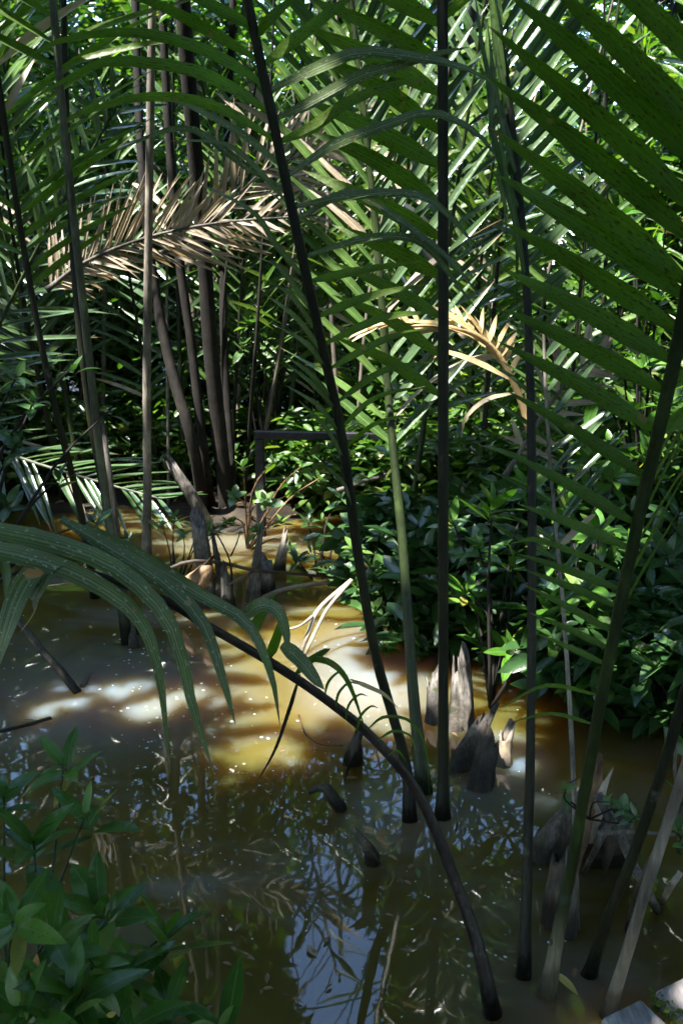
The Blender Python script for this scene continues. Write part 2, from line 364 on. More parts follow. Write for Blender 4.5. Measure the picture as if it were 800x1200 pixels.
def keep(Pn, pad=.06):
    """False where a leaf would close a gap cut for a chosen sun spot or the sky reflection."""
    k = np.ones(len(Pn), bool)
    for p, r in zip(TP, TR):
        d = Pn-p; s = d@SV; q = np.linalg.norm(d - s[:, None]*SV, axis=1)
        k &= ~((q < (r+pad)*(1+.2*np.sin(Pn[:, 0]*7+Pn[:, 1]*5))) & (s > .8))
    # gap cut in the crowns so sky ahead shows in the water
    el = np.degrees(np.arctan2(Pn[:, 2]+.0, np.hypot(Pn[:, 0], Pn[:, 1]-2.35))); az = np.degrees(np.arctan2(Pn[:, 0]+.1, Pn[:, 1]-2.35))
    wob = 1.6*np.sin(Pn[:, 0]*2.3)+1.3*np.sin(Pn[:, 1]*3.1+1)
    k &= ~((np.abs((az-.2)/5.5)**2 + np.abs((el-42-wob)/8.)**2 < 1))
    return k

def leaves_mesh(name, P, size, m, flat=.5, asp=.38, rnd=None):
    n = len(P)
    tpl = np.array([(0, 0, 0), (.5*asp, .33, .06), (.42*asp, .68, .05), (0, 1, -.08), (-.42*asp, .68, .05), (-.5*asp, .33, .06)])
    a = RNG.uniform(0, 2*np.pi, n); nr = RNG.normal(0, flat, (n, 3)); nr[:, 2] += 1; nr /= np.linalg.norm(nr, axis=1)[:, None]
    d = np.stack([np.cos(a), np.sin(a), RNG.normal(-.25, .35, n)], 1)
    d -= (d*nr).sum(1)[:, None]*nr; d /= np.linalg.norm(d, axis=1)[:, None]; x = np.cross(d, nr)
    s = size*RNG.uniform(.6, 1.3, n)
    v = P[:, None, :] + s[:, None, None]*(tpl[None, :, 0:1]*x[:, None, :] + tpl[None, :, 1:2]*d[:, None, :] + tpl[None, :, 2:3]*nr[:, None, :])
    v = v.reshape(-1, 3)
    me = bpy.data.meshes.new(name); nv = 6*n
    me.vertices.add(nv); me.vertices.foreach_set('co', v.ravel())
    b = np.arange(n)[:, None]*6
    idx = np.concatenate([b+np.array([0, 1, 2, 3]), b+np.array([0, 3, 4, 5])], 1).reshape(-1)
    me.loops.add(8*n); me.loops.foreach_set('vertex_index', idx)
    me.polygons.add(2*n); me.polygons.foreach_set('loop_start', np.arange(2*n)*4)
    me.update(calc_edges=True)
    at_ = me.attributes.new('rnd', 'FLOAT', 'FACE'); at_.data.foreach_set('value', np.repeat(RNG.uniform(0, 1, n), 2))
    me.materials.append(M[m]); return me
def clumps(c, rad, nc, per, sd):
    u = RNG.normal(0, 1, (nc, 3)); u /= np.linalg.norm(u, axis=1)[:, None]
    C = np.array(c) + u*RNG.uniform(.25, 1, (nc, 1))**.6*np.array(rad)
    return (C[:, None, :] + RNG.normal(0, sd, (nc, per, 3))*np.array([1, 1, .6])).reshape(-1, 3)

def tree(label, base, lean, height, r, crown_c, crown_r, nc, per, sd, lsize, bark='trunk', group=None, carve=True, name='mangrove_tree', limbs=6, zmin=.2):
    o = Vector(base); rt = root(name, o, label, 'tree', group)
    top = Vector(crown_c)
    mid = o.lerp(top, .5) + Vector((lean[0], lean[1], 0))
    P = spline([o-Vector((0, 0, .4)), o.lerp(mid, .5)+Vector((random.gauss(0, .05), 0, 0)), mid, top], 14)
    tube('trunk', P, [r*(1.25 if i == 0 else 1)*(1-.6*i/13) for i in range(14)], M[bark], rt, o, 9, 1, .06)
    v, f = [], []
    for k in range(limbs):
        a = P[random.randint(7, 12)]; ang = random.uniform(0, 6.28)
        e = top + Vector((math.cos(ang)*crown_r[0]*.8, math.sin(ang)*crown_r[1]*.8, random.uniform(-.4, .7)*crown_r[2]))
        q = spline([a, a.lerp(e, .5)+Vector((0, 0, .25)), e], 6)
        vv, ff, _ = tube_data([p-o for p in q], [r*.45*(1-.8*i/5) for i in range(6)], 5); b = len(v); v += vv; f += [tuple(i+b for i in x) for x in ff]
    if v: link('limbs', me_('limbs', v, f, M[bark]), rt)
    L = clumps(crown_c, crown_r, nc, per, sd); L = L[L[:, 2] > zmin]
    if carve: L = L[keep(L, .06+.42*lsize)]
    c = link('crown', leaves_mesh('crown', L - np.array(o[:]), lsize, 'crown'), rt); c['kind'] = 'stuff'
    return rt

# ================================================================== SETTING
# ground: a mud sheet to the horizon, dipping below the water in the pool
def shore(x, y):
    far = 8.3 + .5*math.sin(x*1.3) + .3*math.sin(x*3.1+1)
    if x > .3: far = 8.3 - min(1, (x-.3)/.6)*2.9 + .25*math.sin(x*2.7)
    d = y-far
    d = max(d, -x-3.4+.3*math.sin(y*1.7), (x-3.2) if y < 4.6 else -9)
    d = max(d, (.55-y))
    return d
def zgr(x, y):
    d = shore(x, y); return max(-.5, min(.16, d*.3)) + (.04*math.sin(x*5.1)*math.sin(y*4.3) + .03*math.sin(x*11+y*7) if d > -.3 else 0)
xs = sorted(set(list(np.round(np.arange(-7, 7.01, .2), 3)) + [-400, -150, -60, -30, -18, -12, -9, 9, 12, 18, 30, 60, 150, 400]))
ys = sorted(set(list(np.round(np.arange(-2, 14.01, .2), 3)) + [-400, -150, -60, -30, -15, -8, -4, 16, 20, 26, 40, 80, 150, 400]))
v = [(x, y, zgr(x, y)) for y in ys for x in xs]; nx = len(xs)
f = [(j*nx+i, j*nx+i+1, (j+1)*nx+i+1, (j+1)*nx+i) for j in range(len(ys)-1) for i in range(nx-1)]
tag(link('ground', me_('ground', v, f, M['mud'])), 'dark mud of the swamp floor under the thicket', None, None, 'structure')
v = [(-14, -14, 0), (14, -14, 0), (14, 14, 0), (-14, 14, 0)]
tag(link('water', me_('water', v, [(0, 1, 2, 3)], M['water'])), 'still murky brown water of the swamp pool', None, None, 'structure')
# fallen leaves on the mud
P = []
while len(P) < 2600:
    x, y = random.uniform(-6, 6), random.uniform(4, 14)
    if shore(x, y) > -.02: P.append((x, y, zgr(x, y)+.015))
tag(link('leaf_litter', leaves_mesh('leaf_litter', np.array(P), .13, 'litter', .35)), 'brown leaf litter lying on the mud bank', 'leaf litter', None, 'stuff')

# unseen overhead trees added for shade and dapple, and trees behind the pool
OV = 'unseen shade trees arching over the pool'
OVL = 'unseen tall mangrove tree beside the pool, overhead crown cut to dapple the light'
for b, c, cr, nc in (((-4.6, -1.5, 0), (-3.6, -.6, 7.6), (3.2, 3.4, 1.9), 150), ((-5.4, 3.6, 0), (-4.0, 3.4, 8.2), (3.2, 3.2, 2.2), 140), ((4.6, -.8, 0), (3.0, -.2, 7.8), (3.2, 3.2, 1.9), 130),
                 ((-1.0, -4.6, 0), (-.4, -3.2, 8.2), (3.4, 3., 2.), 130), ((5.2, 4.2, 0), (3.8, 4.0, 7.6), (2.8, 3., 2.), 120), ((-2.6, -2.4, 0), (-1.4, 1.2, 9.4), (2.6, 2.6, 1.6), 120), ((3., -3.4, 0), (1.4, 2.6, 9.6), (2.6, 2.6, 1.5), 100),
                 ((-7.6, 7, 0), (-5.6, 6.6, 8.5), (2.8, 2.8, 2.2), 90), ((7.4, 7.5, 0), (5.2, 7., 8.), (2.8, 2.6, 2.4), 90)):
    tree(OVL, b, (0, 0), c[2], .14, c, cr, int(nc*1.45), 80, .38, .42, group=OV)

for b, c, cr in (((-4.4, 11.2, .1), (-4.2, 11, 9.0), (2.2, 1.7, 2.6)), ((-1.6, 12.6, .1), (-1.3, 12, 9.4), (2.2, 1.7, 2.6)), ((1.7, 12.2, .1), (1.5, 11.8, 9.2), (2.2, 1.7, 2.7)), ((4.9, 11.4, .1), (4.5, 11.2, 9.0), (2.2, 1.7, 2.6)), ((-.2, 16, .1), (0, 15.5, 11.5), (3.4, 1.7, 3.)), ((5.2, 16, .1), (5, 15.5, 11), (3, 1.7, 3.)), ((-5.6, 16, .1), (-5.4, 15.5, 11), (3, 1.7, 3.))):
    tree('tall dark trunked tree rising out of the thicket into the canopy', b, (0, 0), c[2], .09, c, cr, 95, 60, .34, .32, group='tall trees behind the thicket')
for i in range(13):  # ring of unseen trees added to darken the side light
    a = R(52 + 256*i/12); rr = 8.4+random.uniform(-.5, .5); x, y = rr*math.sin(a), 3+rr*math.cos(a)
    tree('unseen broad crowned tree added around the viewer to cut side light', (x, y, .1), (0, 0), 6, .13, (x*.97, y, 5.2), (2.6, 2.6, 4.9), (62, 62, 55, 40, 24, 20, 20, 20, 24, 40, 48, 48, 48)[i], 60, .42, .46, group='unseen light-blocking trees around the pool', limbs=5)
BK = 'trees in the thicket behind the pool'
BKL = 'slim mangrove tree with speckled leaves in the thicket behind the pool'
spots_b = [(-6.2, 10), (-4.4, 11.5), (-2.6, 10.4), (-1.0, 12), (.6, 10.6), (2.2, 11.6), (3.8, 10.2), (5.4, 11.6), (-5.4, 14), (-3.2, 14.6), (-.4, 15), (2.4, 14.4), (4.8, 15), (-7.5, 12.5), (7.2, 13), (-1.8, 9.2), (3.0, 8.6), (4.6, 8.2)]
for x, y in spots_b:
    h = random.uniform(3.6, 5.2)
    tree(BKL, (x, y, .1), (random.gauss(0, .2), 0), h, random.uniform(.04, .08), (x+random.gauss(0, .3), y, h*.72), (1.35, 1.2, h*.55), 95, 34, .2, .17, bark=random.choice(['trunk', 'trunk_grey']), group=BK, carve=True, limbs=7, zmin=.5)
FR = 'far trees closing the view'
for i in range(22):
    x = -22+44*i/21+random.gauss(0, .5); y = 19+random.uniform(-1, 4)
    tree('far swamp tree closing the view behind the thicket', (x, y, .1), (0, 0), 6, .12, (x, y, 5.2), (2.4, 1.8, 4.4), 110, 30, .42, .4, group=FR, carve=False, limbs=4)
for i in range(16):
    a = i/16*6.283 + .2
    x, y = 19*math.sin(a), 4+17*math.cos(a)
    if y > 14: continue
    tree('far swamp tree closing the view behind the thicket', (x, y, .1), (0, 0), 6, .14, (x, y, 5.2), (3.6, 3.6, 4.4), 90, 30, .5, .45, group=FR, carve=False, limbs=3)

# dark trunks left of the pool's far end
def trunk(label, ctrl, r0, r1, m='trunk', name='tree_trunk', cat='trunk', sides=9, rough=.05):
    P = spline([p if isinstance(p, Vector) else at(*p) for p in ctrl], 18); o = P[0].copy()
    v, f, uv = tube_data([p-o for p in P], [r0+(r1-r0)*i/17 for i in range(18)], sides, 1, True, rough)
    return tag(link(name, me_(name, v, f, M[m], uv), loc=o), label, cat)
trunk('thickest dark trunk, straight, at the far end of the pool', [on(266, 606), (262, 560, 8.0), (248, 420, 7.9), (238, 280, 7.8), (226, 150, 7.6), (214, 0, 7.4), (205, -160, 7.2)], .075, .055)
trunk('dark trunk leaning left against the thickest trunk', [on(240, 604), (226, 520, 7.7), (200, 430, 7.8), (180, 330, 7.9), (168, 220, 8.0), (160, 60, 8.2), (158, -100, 8.3)], .055, .03)
trunk('thin dark trunk between the leaning and the thickest trunk', [on(248, 602), (238, 520, 7.9), (224, 400, 7.9), (210, 300, 7.9), (198, 160, 7.9), (190, 0, 7.9), (186, -130, 7.9)], .045, .03)
trunk('slim dark trunk close beside the thickest trunk on its right', [on(276, 606), (268, 500, 8.2), (262, 380, 8.3), (262, 250, 8.4), (268, 120, 8.4), (276, -60, 8.4)], .04, .03)

# ================================================================== FRONDS IN FRONT
# broad frond on the right
fa = Frond('large green frond leaning out of frame at right, broad spotted leaflets pointing left', [on(640, 1166), (655, 1085, 2.33), (672, 1000, 2.32), (702, 830, 2.24), (745, 620, 2.08), (790, 420, 1.86), (822, 240, 1.7), (848, 40, 1.56), (862, -200, 1.48), (870, -420, 1.45)], .026, .015, 'stalk_green', foot='lit_foot', n=48)
for py, tip, w in ((100, (690, -40), .075), (165, (636, -24), .077), (205, (588, -14), .077), (250, (571, 30), .075), (283, (566, 86), .073), (332, (573, 149), .07), (352, (580, 203), .068), (388, (588, 260), .066),
                   (424, (584, 313), .062), (462, (585, 360), .058), (503, (583, 400), .054), (556, (592, 457), .045), (590, (592, 462), .0), (612, (590, 528), .042), (640, (605, 590), .036), (692, (603, 648), .03), (717, (612, 667), .028), (741, (613, 685), .027), (762, (620, 718), .025), (781, (627, 742), .022)):
    if w: fa.trace(py, [tip], w*.8, 'nipa', dY=.06, nrm=Vector((.2+random.gauss(0, .05), -1, .35+random.gauss(0, .08))), fold=.22)
fa.trace(818, [(640, 803), (586, 830)], .013); fa.trace(850, [(646, 836), (600, 846)], .012); fa.trace(668, [(636, 634), (598, 637)], .016)
for py in (560, 590, 625, 655, 690, 725):
    p = (740+(640-py)*.2+70+random.uniform(-5, 15), py-135+random.uniform(-10, 10)); fa.trace(py, [p], .03, 'nipa', nrm=Vector((-1, .15, .3)), dY=.05)
for py in (60, 0, -60, -130, 140, 220, 300, 380, 450, 510): fa.trace(py, [(1010+random.uniform(-20, 40), py-150)], .065, 'nipa', dY=-.1)

# tall dark frond crossing the middle
fb = Frond('tall dark frond slanting across the middle of the pool, leaflets arching both ways', [on(480, 962), (474, 890, 3.28), (440, 768, 3.25), (418, 640, 3.2), (400, 510, 3.12), (375, 395, 3.02), (344, 255, 2.9), (315, 118, 2.8), (290, 0, 2.72), (262, -150, 2.62), (235, -300, 2.5)], .028, .016, 'stalk', n=34)
for py, line, w in ((33, [(250, 8), (200, -16)], .05), (72, [(236, 32), (180, 4), (120, -12)], .05), (103, [(270, 74), (215, 50), (150, 38), (75, 47), (20, 72)], .046), (136, [(268, 101), (215, 80), (135, 72), (92, 86), (28, 122)], .048),
                    (167, [(275, 135), (220, 116), (160, 115), (112, 128), (80, 142)], .042), (198, [(285, 158), (235, 130), (195, 116)], .03), (222, [(287, 195), (238, 157), (206, 151), (176, 160), (130, 180)], .032), (245, [(300, 196), (262, 168), (200, 165)], .022), (330, [(322, 285), (296, 248), (224, 210)], .026)):
    fb.trace(py, line, w*.78, 'nipa_grey' if py > 180 else 'nipa', dY=-.15, n=12)
for py, line in ((372, [(332, 318), (300, 301)]), (395, [(345, 350), (310, 327)]), (418, [(350, 375), (311, 345)]), (470, [(366, 440), (333, 416)]), (486, [(372, 455), (332, 423)]), (515, [(376, 478), (334, 451)]), (545, [(385, 505), (348, 467)]), (600, [(404, 568), (378, 543)]), (440, [(362, 405), (320, 380)])):
    fb.trace(py, line, .022, 'nipa_grey', dY=-.12, nrm=Vector((-.6, -.7, .6)))
for py, line, w in ((42, [(322, 18), (352, -8)], .062), (75, [(350, 44), (388, 14), (425, -14)], .06), (108, [(362, 84), (420, 62), (478, 66), (540, 78), (588, 103)], .055), (140, [(362, 122), (420, 90), (460, 79), (513, 63), (550, 55)], .06),
                    (170, [(366, 150), (405, 122), (459, 100), (502, 93)], .06), (208, [(390, 170), (444, 150), (505, 132), (560, 158), (594, 202)], .05), (242, [(395, 232), (455, 226), (500, 232), (535, 262), (562, 296)], .045), (255, [(400, 228), (425, 230), (494, 277), (532, 310), (562, 348)], .042),
                    (302, [(422, 281), (475, 278), (503, 292), (530, 326), (561, 367)], .045), (332, [(422, 317), (494, 306)], .045), (372, [(430, 348), (505, 332)], .045), (405, [(450, 372), (510, 366)], .042), (435, [(450, 398), (505, 384)], .04), (470, [(450, 434), (512, 424)], .036), (500, [(440, 466), (500, 452)], .03), (525, [(440, 496), (492, 484)], .026)):
    fb.trace(py, line, w*.68, 'nipa_grey' if len(line) > 4 else 'nipa', dY=-.1 if len(line) < 5 else .1, n=12)
for py in (-40, -90, -150): 
    fb.trace(py, [(170+py*.3, py-70)], .05, dY=-.2); fb.trace(py, [(420, py-110)], .05)

# dead straight stalk in the centre with leaflets to the left
fc = Frond('straight near-black frond stalk standing upright right of the pool centre', [on(518, 958), (519, 850, 3.3), (519, 600, 3.28), (519, 300, 3.22), (518, 0, 3.15), (516, -250, 3.05)], .03, .022, 'stalk')
for py in (-60, -15, 32, 75, 112, 155, 196, 240, 284, 330, 376, 420, 462):
    q = random.uniform(-8, 8); L = 165 if py < 300 else 130
    fc.trace(py, [(519-L*.5, py-L*.30+q), (519-L, py-L*.52+q)], .068 if py < 340 else .05, 'nipa', dY=.12)
for py in (-80, -30, 20): fc.trace(py, [(640, py-120)], .05, dY=.2)

# frond with bright upswept leaflets behind the centre
fe = Frond('green frond behind the centre stalk with bright upswept leaflets on both sides', [on(497, 930), (483, 800, 3.6), (472, 640, 3.8), (456, 480, 4.0), (443, 300, 4.1), (427, 140, 4.15), (408, -30, 4.2), (385, -260, 4.3)], .034, .012, 'stalk_green', n=30)
fe.auto(.38, 1, 30, 1.0, .05, 38, 'nipa_silver', sides=(1,), up=.5, jit=.05, shapes=(0, 1))
fe.auto(.38, 1, 30, .9, .048, 38, 'nipa_far', sides=(-1,), up=.5, jit=.05, shapes=(0, 1))

# frond with silver leaflets right of the centre
fd = Frond('slim upright frond with silvery leaflets fanning up behind the large right frond', [on(613, 1146), (618, 1000, 2.5), (622, 800, 2.62), (622, 500, 2.8), (614, 300, 2.95), (596, 120, 3.05), (572, -40, 3.1), (545, -260, 3.1)], .022, .014, 'stalk', n=30)
fd.auto(.52, .99, 26, .62, .042, 46, 'nipa_silver', sides=(1,), up=.45, jit=.04, shapes=(0, 1), face=Vector((.25, -1, 0)).normalized())
for k in range(9):
    py = 330-k*38; fd.trace(py, [(598+random.uniform(-16, 8)-k*3, py-95), (590+random.uniform(-20, 8)-k*4, py-190)], .02, 'nipa_far', dY=-.04)
for k in range(6):
    py = 180-k*36; fd.trace(py, [(600-k*6+random.uniform(-5, 18), py+70), (606-k*5+random.uniform(-5, 20), py+190)], .018, 'nipa_far', dY=-.06)
fd.trace(130, [(575, 150), (594, 196)], .03, 'nipa_grey', dY=-.1); fd.trace(180, [(585, 200), (596, 260)], .026, 'nipa_grey', dY=-.1)

# slim brown one beside it
ff = Frond('thin brownish frond stalk with narrow leaflets right of the slim upright frond', [on(674, 1090), (674, 1000, 2.75), (670, 880, 2.95), (660, 720, 3.2), (649, 600, 3.35), (640, 480, 3.5), (636, 380, 3.6)], .014, .008, 'stalk_grey')
ff.auto(.5, 1, 12, .42, .03, 48, 'nipa_silver', sides=(1,), up=.5, jit=.08, shapes=(0, 1))
ff.auto(.55, 1, 9, .35, .026, 48, 'nipa_far', sides=(-1,), up=.5, jit=.1, shapes=(1, 2))

# bent frond arching over the water
fl = Frond('bent purple-brown frond arching low over the water with drooping leaflets at left', [on(577, 1190), (560, 1110, 2.26), (530, 1025, 2.32), (490, 930, 2.34), (440, 868, 2.3), (385, 822, 2.22), (320, 778, 2.12), (248, 736, 2.02), (190, 702, 1.95), (120, 676, 1.88), (50, 658, 1.82), (-40, 645, 1.76), (-120, 640, 1.7)], .025, .009, 'stalk_purple', n=40)
G = 'nipa_grey'
def lp(*pts): return [at(*p) for p in pts]
def loose(pts, w, m=G, **k): blade('leaflet', lp(*pts), w*1.05, k.pop('nrm', Vector((random.uniform(-.55, .5), -.75, random.uniform(.25, .8)))), M[m], fl.root, fl.o, n=14, fold=.34, **k)
loose([(-60, 634, 1.72), (40, 655, 1.75), (108, 682, 1.8), (162, 724, 1.84), (186, 790, 1.84), (200, 906, 1.84)], .04, base=.6)
loose([(-50, 614, 1.74), (60, 637, 1.78), (140, 670, 1.82), (199, 732, 1.84), (226, 830, 1.84), (250, 904, 1.84)], .042, base=.6)
loose([(72, 608, 1.9), (130, 643, 1.92), (188, 680, 1.94), (236, 728, 1.94), (262, 800, 1.92), (276, 850, 1.92)], .038, base=.4)
loose([(100, 616, 2.0), (168, 655, 2.02), (240, 700, 2.04), (291, 732, 2.02), (318, 790, 2.0), (328, 850, 2.0)], .034, base=.5)
loose([(60, 655, 1.82), (30, 690, 1.76), (8, 745, 1.72), (-8, 800, 1.72)], .065, base=.7)
loose([(88, 663, 1.84), (60, 668, 1.78), (48, 685, 1.76), (38, 704, 1.76)], .065, base=.7, blunt=True)
loose([(46, 703, 1.76), (38, 722, 1.76), (24, 741, 1.76)], .004, 'straw')
loose([(0, 648, 1.8), (8, 672, 1.78), (6, 700, 1.77)], .02)
loose([(286, 722, 2.06), (305, 709, 2.05), (325, 716, 2.04), (335, 742, 2.04), (337, 772, 2.04)], .034, base=.6)
loose([(296, 745, 2.08), (308, 718, 2.08), (324, 694, 2.08)], .03, 'nipa')
loose([(345, 792, 2.16), (362, 776, 2.17), (380, 764, 2.18), (387, 760, 2.2)], .022, 'nipa')
loose([(315, 772, 2.12), (325, 745, 2.1), (330, 720, 2.1)], .026, 'nipa')
loose([(330, 755, 2.12), (352, 775, 2.12), (368, 795, 2.12), (380, 808, 2.12)], .04, base=.6)
loose([(352, 772, 2.16), (385, 776, 2.16), (408, 800, 2.17), (428, 855, 2.18)], .018, 'yellow_leaf' if 0 else 'nipa')
loose([(410, 796, 2.2), (432, 805, 2.2), (452, 815, 2.2), (466, 830, 2.2)], .012, 'straw')
loose([(430, 855, 2.25), (450, 840, 2.25), (480, 845, 2.25), (498, 875, 2.25), (503, 930, 2.25)], .009, 'nipa')
loose([(442, 868, 2.28), (460, 857, 2.28), (480, 862, 2.27), (487, 880, 2.27)], .008, 'nipa')
loose([(455, 885, 2.3), (466, 880, 2.3), (476, 893, 2.3)], .007, 'nipa')
for x, y in ((380, 800), (393, 812), (405, 826), (418, 840)): loose([(x, y+18, 2.22), (x+4, y, 2.2), (x+16, y-12, 2.2), (x+26, y-10, 2.2)], .008, 'nipa')
loose([(352, 790, 2.18), (340, 830, 2.3), (322, 880, 2.45), (300, 918, 2.6)], .014, 'stalk')
leafo = lambda name, label, pos, d, n, l, w, m: tag(link(name, unit_leaf(m, w)[1], mtx=frame(pos, Vector(d), Vector(n), l, l, l)), label, 'leaf')
leafo('dead_leaf', 'curled orange dead leaf caught on the bent frond at left', at(28, 672, 1.73), (1, .1, .03), (.1, -.75, .7), .042, .62, 'dry_leaf')

# left stalks
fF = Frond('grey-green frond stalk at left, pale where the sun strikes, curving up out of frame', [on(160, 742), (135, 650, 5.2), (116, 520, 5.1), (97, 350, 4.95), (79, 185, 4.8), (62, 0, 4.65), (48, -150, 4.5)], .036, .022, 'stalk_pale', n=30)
fF.auto(.74, 1, 9, .9, .05, 60, 'nipa', sides=(-1, 1), up=.4, jit=.08, shapes=(0, 1))
fG = Frond('straight grey-brown stalk at left standing in the far water', [on(172, 668), (173, 560, 6.3), (172, 450, 6.2), (174, 300, 6.1), (176, 150, 6.0), (179, 0, 5.9), (181, -160, 5.8)], .042, .03, 'stalk_grey', n=24)
fG.auto(.85, 1, 5, .9, .05, 50, 'nipa', up=.4)
fJ = Frond('dark thin frond stalk at the left edge with leaflets crossing it', [on(112, 700), (95, 600, 5.6), (68, 490, 5.4), (48, 400, 5.3), (28, 290, 5.2), (8, 160, 5.05), (-15, 0, 4.9), (-40, -150, 4.8)], .032, .018, 'stalk', n=30)
fJ.auto(.5, 1, 20, 1.1, .055, 55, 'nipa', sides=(1,), up=.4, jit=.06, shapes=(0, 1))
fJ.auto(.55, 1, 16, .9, .05, 55, 'nipa', sides=(-1,), up=.4, jit=.06, shapes=(0, 1))
fK = Frond('dark frond stalk with a green edge close beside the grey-green stalk', [on(150, 755), (126, 600, 5.3), (108, 500, 5.25), (95, 400, 5.2), (86, 300, 5.2), (80, 180, 5.2), (76, 60, 5.2), (74, -100, 5.2)], .034, .02, 'stalk', n=24)
fM = Frond('short pale grey stalk beside the grey-green stalk, snapped off at the top', [on(158, 760), (146, 680, 5.35), (133, 590, 5.4), (122, 510, 5.45), (118, 490, 5.46)], .03, .024, 'dead_wood')
# right leaning stalks
fN = Frond('dark stalk leaning right at the lower right, wet black', [on(690, 1142), (712, 1075, 2.33), (742, 1000, 2.3), (785, 870, 2.25), (830, 700, 2.15), (870, 480, 2.0)], .024, .018, 'stalk')
fO = Frond('light grey-brown stalk leaning right, nearest the boardwalk corner', [on(712, 1190), (736, 1110, 2.18), (762, 1025, 2.14), (793, 930, 2.1), (835, 790, 2.0), (880, 600, 1.9)], .024, .018, 'stalk_grey')
for fr in (fN, fO): fr.auto(.75, 1, 7, .6, .04, 55, 'nipa', sides=(1,), up=.4)

# dead fronds
fx = Frond('withered brown frond hanging across the left thicket, sunlit', [(55, 340, 6.3), (95, 310, 6.3), (160, 282, 6.2), (250, 262, 6.1), (370, 252, 6.1)], .02, .008, 'dead_wood', name='dead_frond')
fx.auto(.02, 1, 54, .54, .024, 48, 'dead', sides=(-1,), up=.25, jit=.09, shapes=(0, 1, 2)); fx.auto(.02, 1, 46, .42, .024, 36, 'dead', sides=(1,), up=.3, jit=.14, shapes=(1, 2, 3))
fz = Frond('dry withered frond hanging high behind the tall dark frond', [(180, 300, 6.6), (240, 270, 6.6), (310, 200, 6.5), (400, 170, 6.5)], .018, .006, 'dead_wood', name='dead_frond')
fz.auto(.05, 1, 26, .7, .036, 40, 'dead', up=.3, jit=.1, shapes=(0, 1, 2))
fy = Frond('straw-coloured dead frond arching down right of the centre stalk, sunlit', [(622, 505, 3.95), (606, 460, 3.95), (585, 418, 3.95), (556, 392, 3.92), (515, 382, 3.9), (465, 378, 3.9), (430, 386, 3.88)], .022, .008, 'straw', name='dead_frond')
fy.auto(.05, .8, 17, .17, .024, 68, 'straw', sides=(1,), up=.3, jit=.2, shapes=(2, 3)); fy.auto(.25, .95, 12, .3, .026, 9, 'straw', sides=(-1, 1), up=.5, jit=.03, shapes=(1, 2))
blade('leaflet', lp((598, 445, 3.95), (560, 425, 3.92), (520, 412, 3.9), (508, 420, 3.9)), .03, Vector((0, -.8, .6)), M['straw'], fy.root, fy.o)
blade('leaflet', lp((605, 460, 3.95), (570, 468, 3.9), (545, 490, 3.9), (540, 515, 3.9)), .022, Vector((0, -.8, .6)), M['dead'], fy.root, fy.o)
fy2 = Frond('fallen dead frond with brown leaflets behind the large right frond', [(590, 560, 5), (640, 480, 5), (680, 430, 5), (730, 400, 5.1)], .018, .007, 'dead_wood', name='dead_frond')
fy2.auto(.1, 1, 12, .34, .04, 55, 'dead', up=.4, jit=.15)
fq = Frond('fallen silvery frond lying low across the far left water', [(-60, 500, 8.0), (20, 535, 7.8), (100, 560, 7.6), (190, 585, 7.4)], .025, .01, 'stalk_pale', name='fallen_frond')
fq.auto(.02, 1, 24, .95, .05, 40, 'nipa_silver', sides=(-1, 1), face=Vector((0, -.6, .8)).normalized(), up=.7, jit=.06, shapes=(0, 1)) 

# nipa thicket behind: prototypes copied with all their leaflets
BG = 'nipa fronds of the thicket'; BGL = 'green nipa frond standing in the dim thicket behind the pool'
protos = []
for k in range(4):
    ln = random.uniform(3.6, 4.8); bend = (.3, .7, -.4, .1)[k]
    c = [Vector((0, 0, 0)), Vector((bend*.1, -.05, ln*.3)), Vector((bend*.35, -.15, ln*.65)), Vector((bend*.9, -.45, ln))]
    fr = Frond(BGL, c, .034, .01, 'stalk_green' if k % 2 else 'stalk', BG)
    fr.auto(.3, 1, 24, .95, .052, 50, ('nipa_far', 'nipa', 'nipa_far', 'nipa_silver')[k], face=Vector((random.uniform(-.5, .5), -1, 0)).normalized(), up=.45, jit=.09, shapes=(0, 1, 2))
    protos.append(fr.root)
place = []
for i in range(34):
    x = random.uniform(-4.8, 5.2); y = random.uniform(6.2, 10.5)
    if x < .6: y = max(y, 8.4)
    place.append((x, y))
place += [(-3.1, 5.6), (-3.5, 6.6), (2.9, 4.6), (3.1, 5.6), (1.4, 5.6), (.5, 6.6)]
place += [(-.7, 9.2), (.7, 9.5)]
for i, (x, y) in enumerate(place):
    src = protos[i % 4]; o = src if i < 4 else copy_tree(src)
    o.location = (x, y, .02); o.rotation_euler = (random.gauss(0, .1), random.gauss(0, .12), random.gauss(0, .7)); s = random.uniform(.8, 1.15) if i < len(place)-2 else 1.5; o.scale = (s, s, s)
# thin rods
RG = 'thin dark stems in the thicket'
for i in range(36):
    x = random.uniform(-4, 4.6); y = random.uniform(6.5, 11)
    if x < .6: y = max(y, 8.2)
    b = Vector((x, y, 0)); t = b + Vector((random.gauss(0, .45), random.gauss(0, .3), random.uniform(3.5, 6)))
    trunk('thin bare stem rising through the dim thicket', [b, b.lerp(t, .5)+Vector((random.gauss(0, .12), 0, 0)), t], random.uniform(.012, .03), .008, random.choice(['trunk', 'trunk', 'stalk_grey', 'stalk_green', 'trunk_grey']), 'bare_stem', 'stem', 6, .03)['group'] = RG

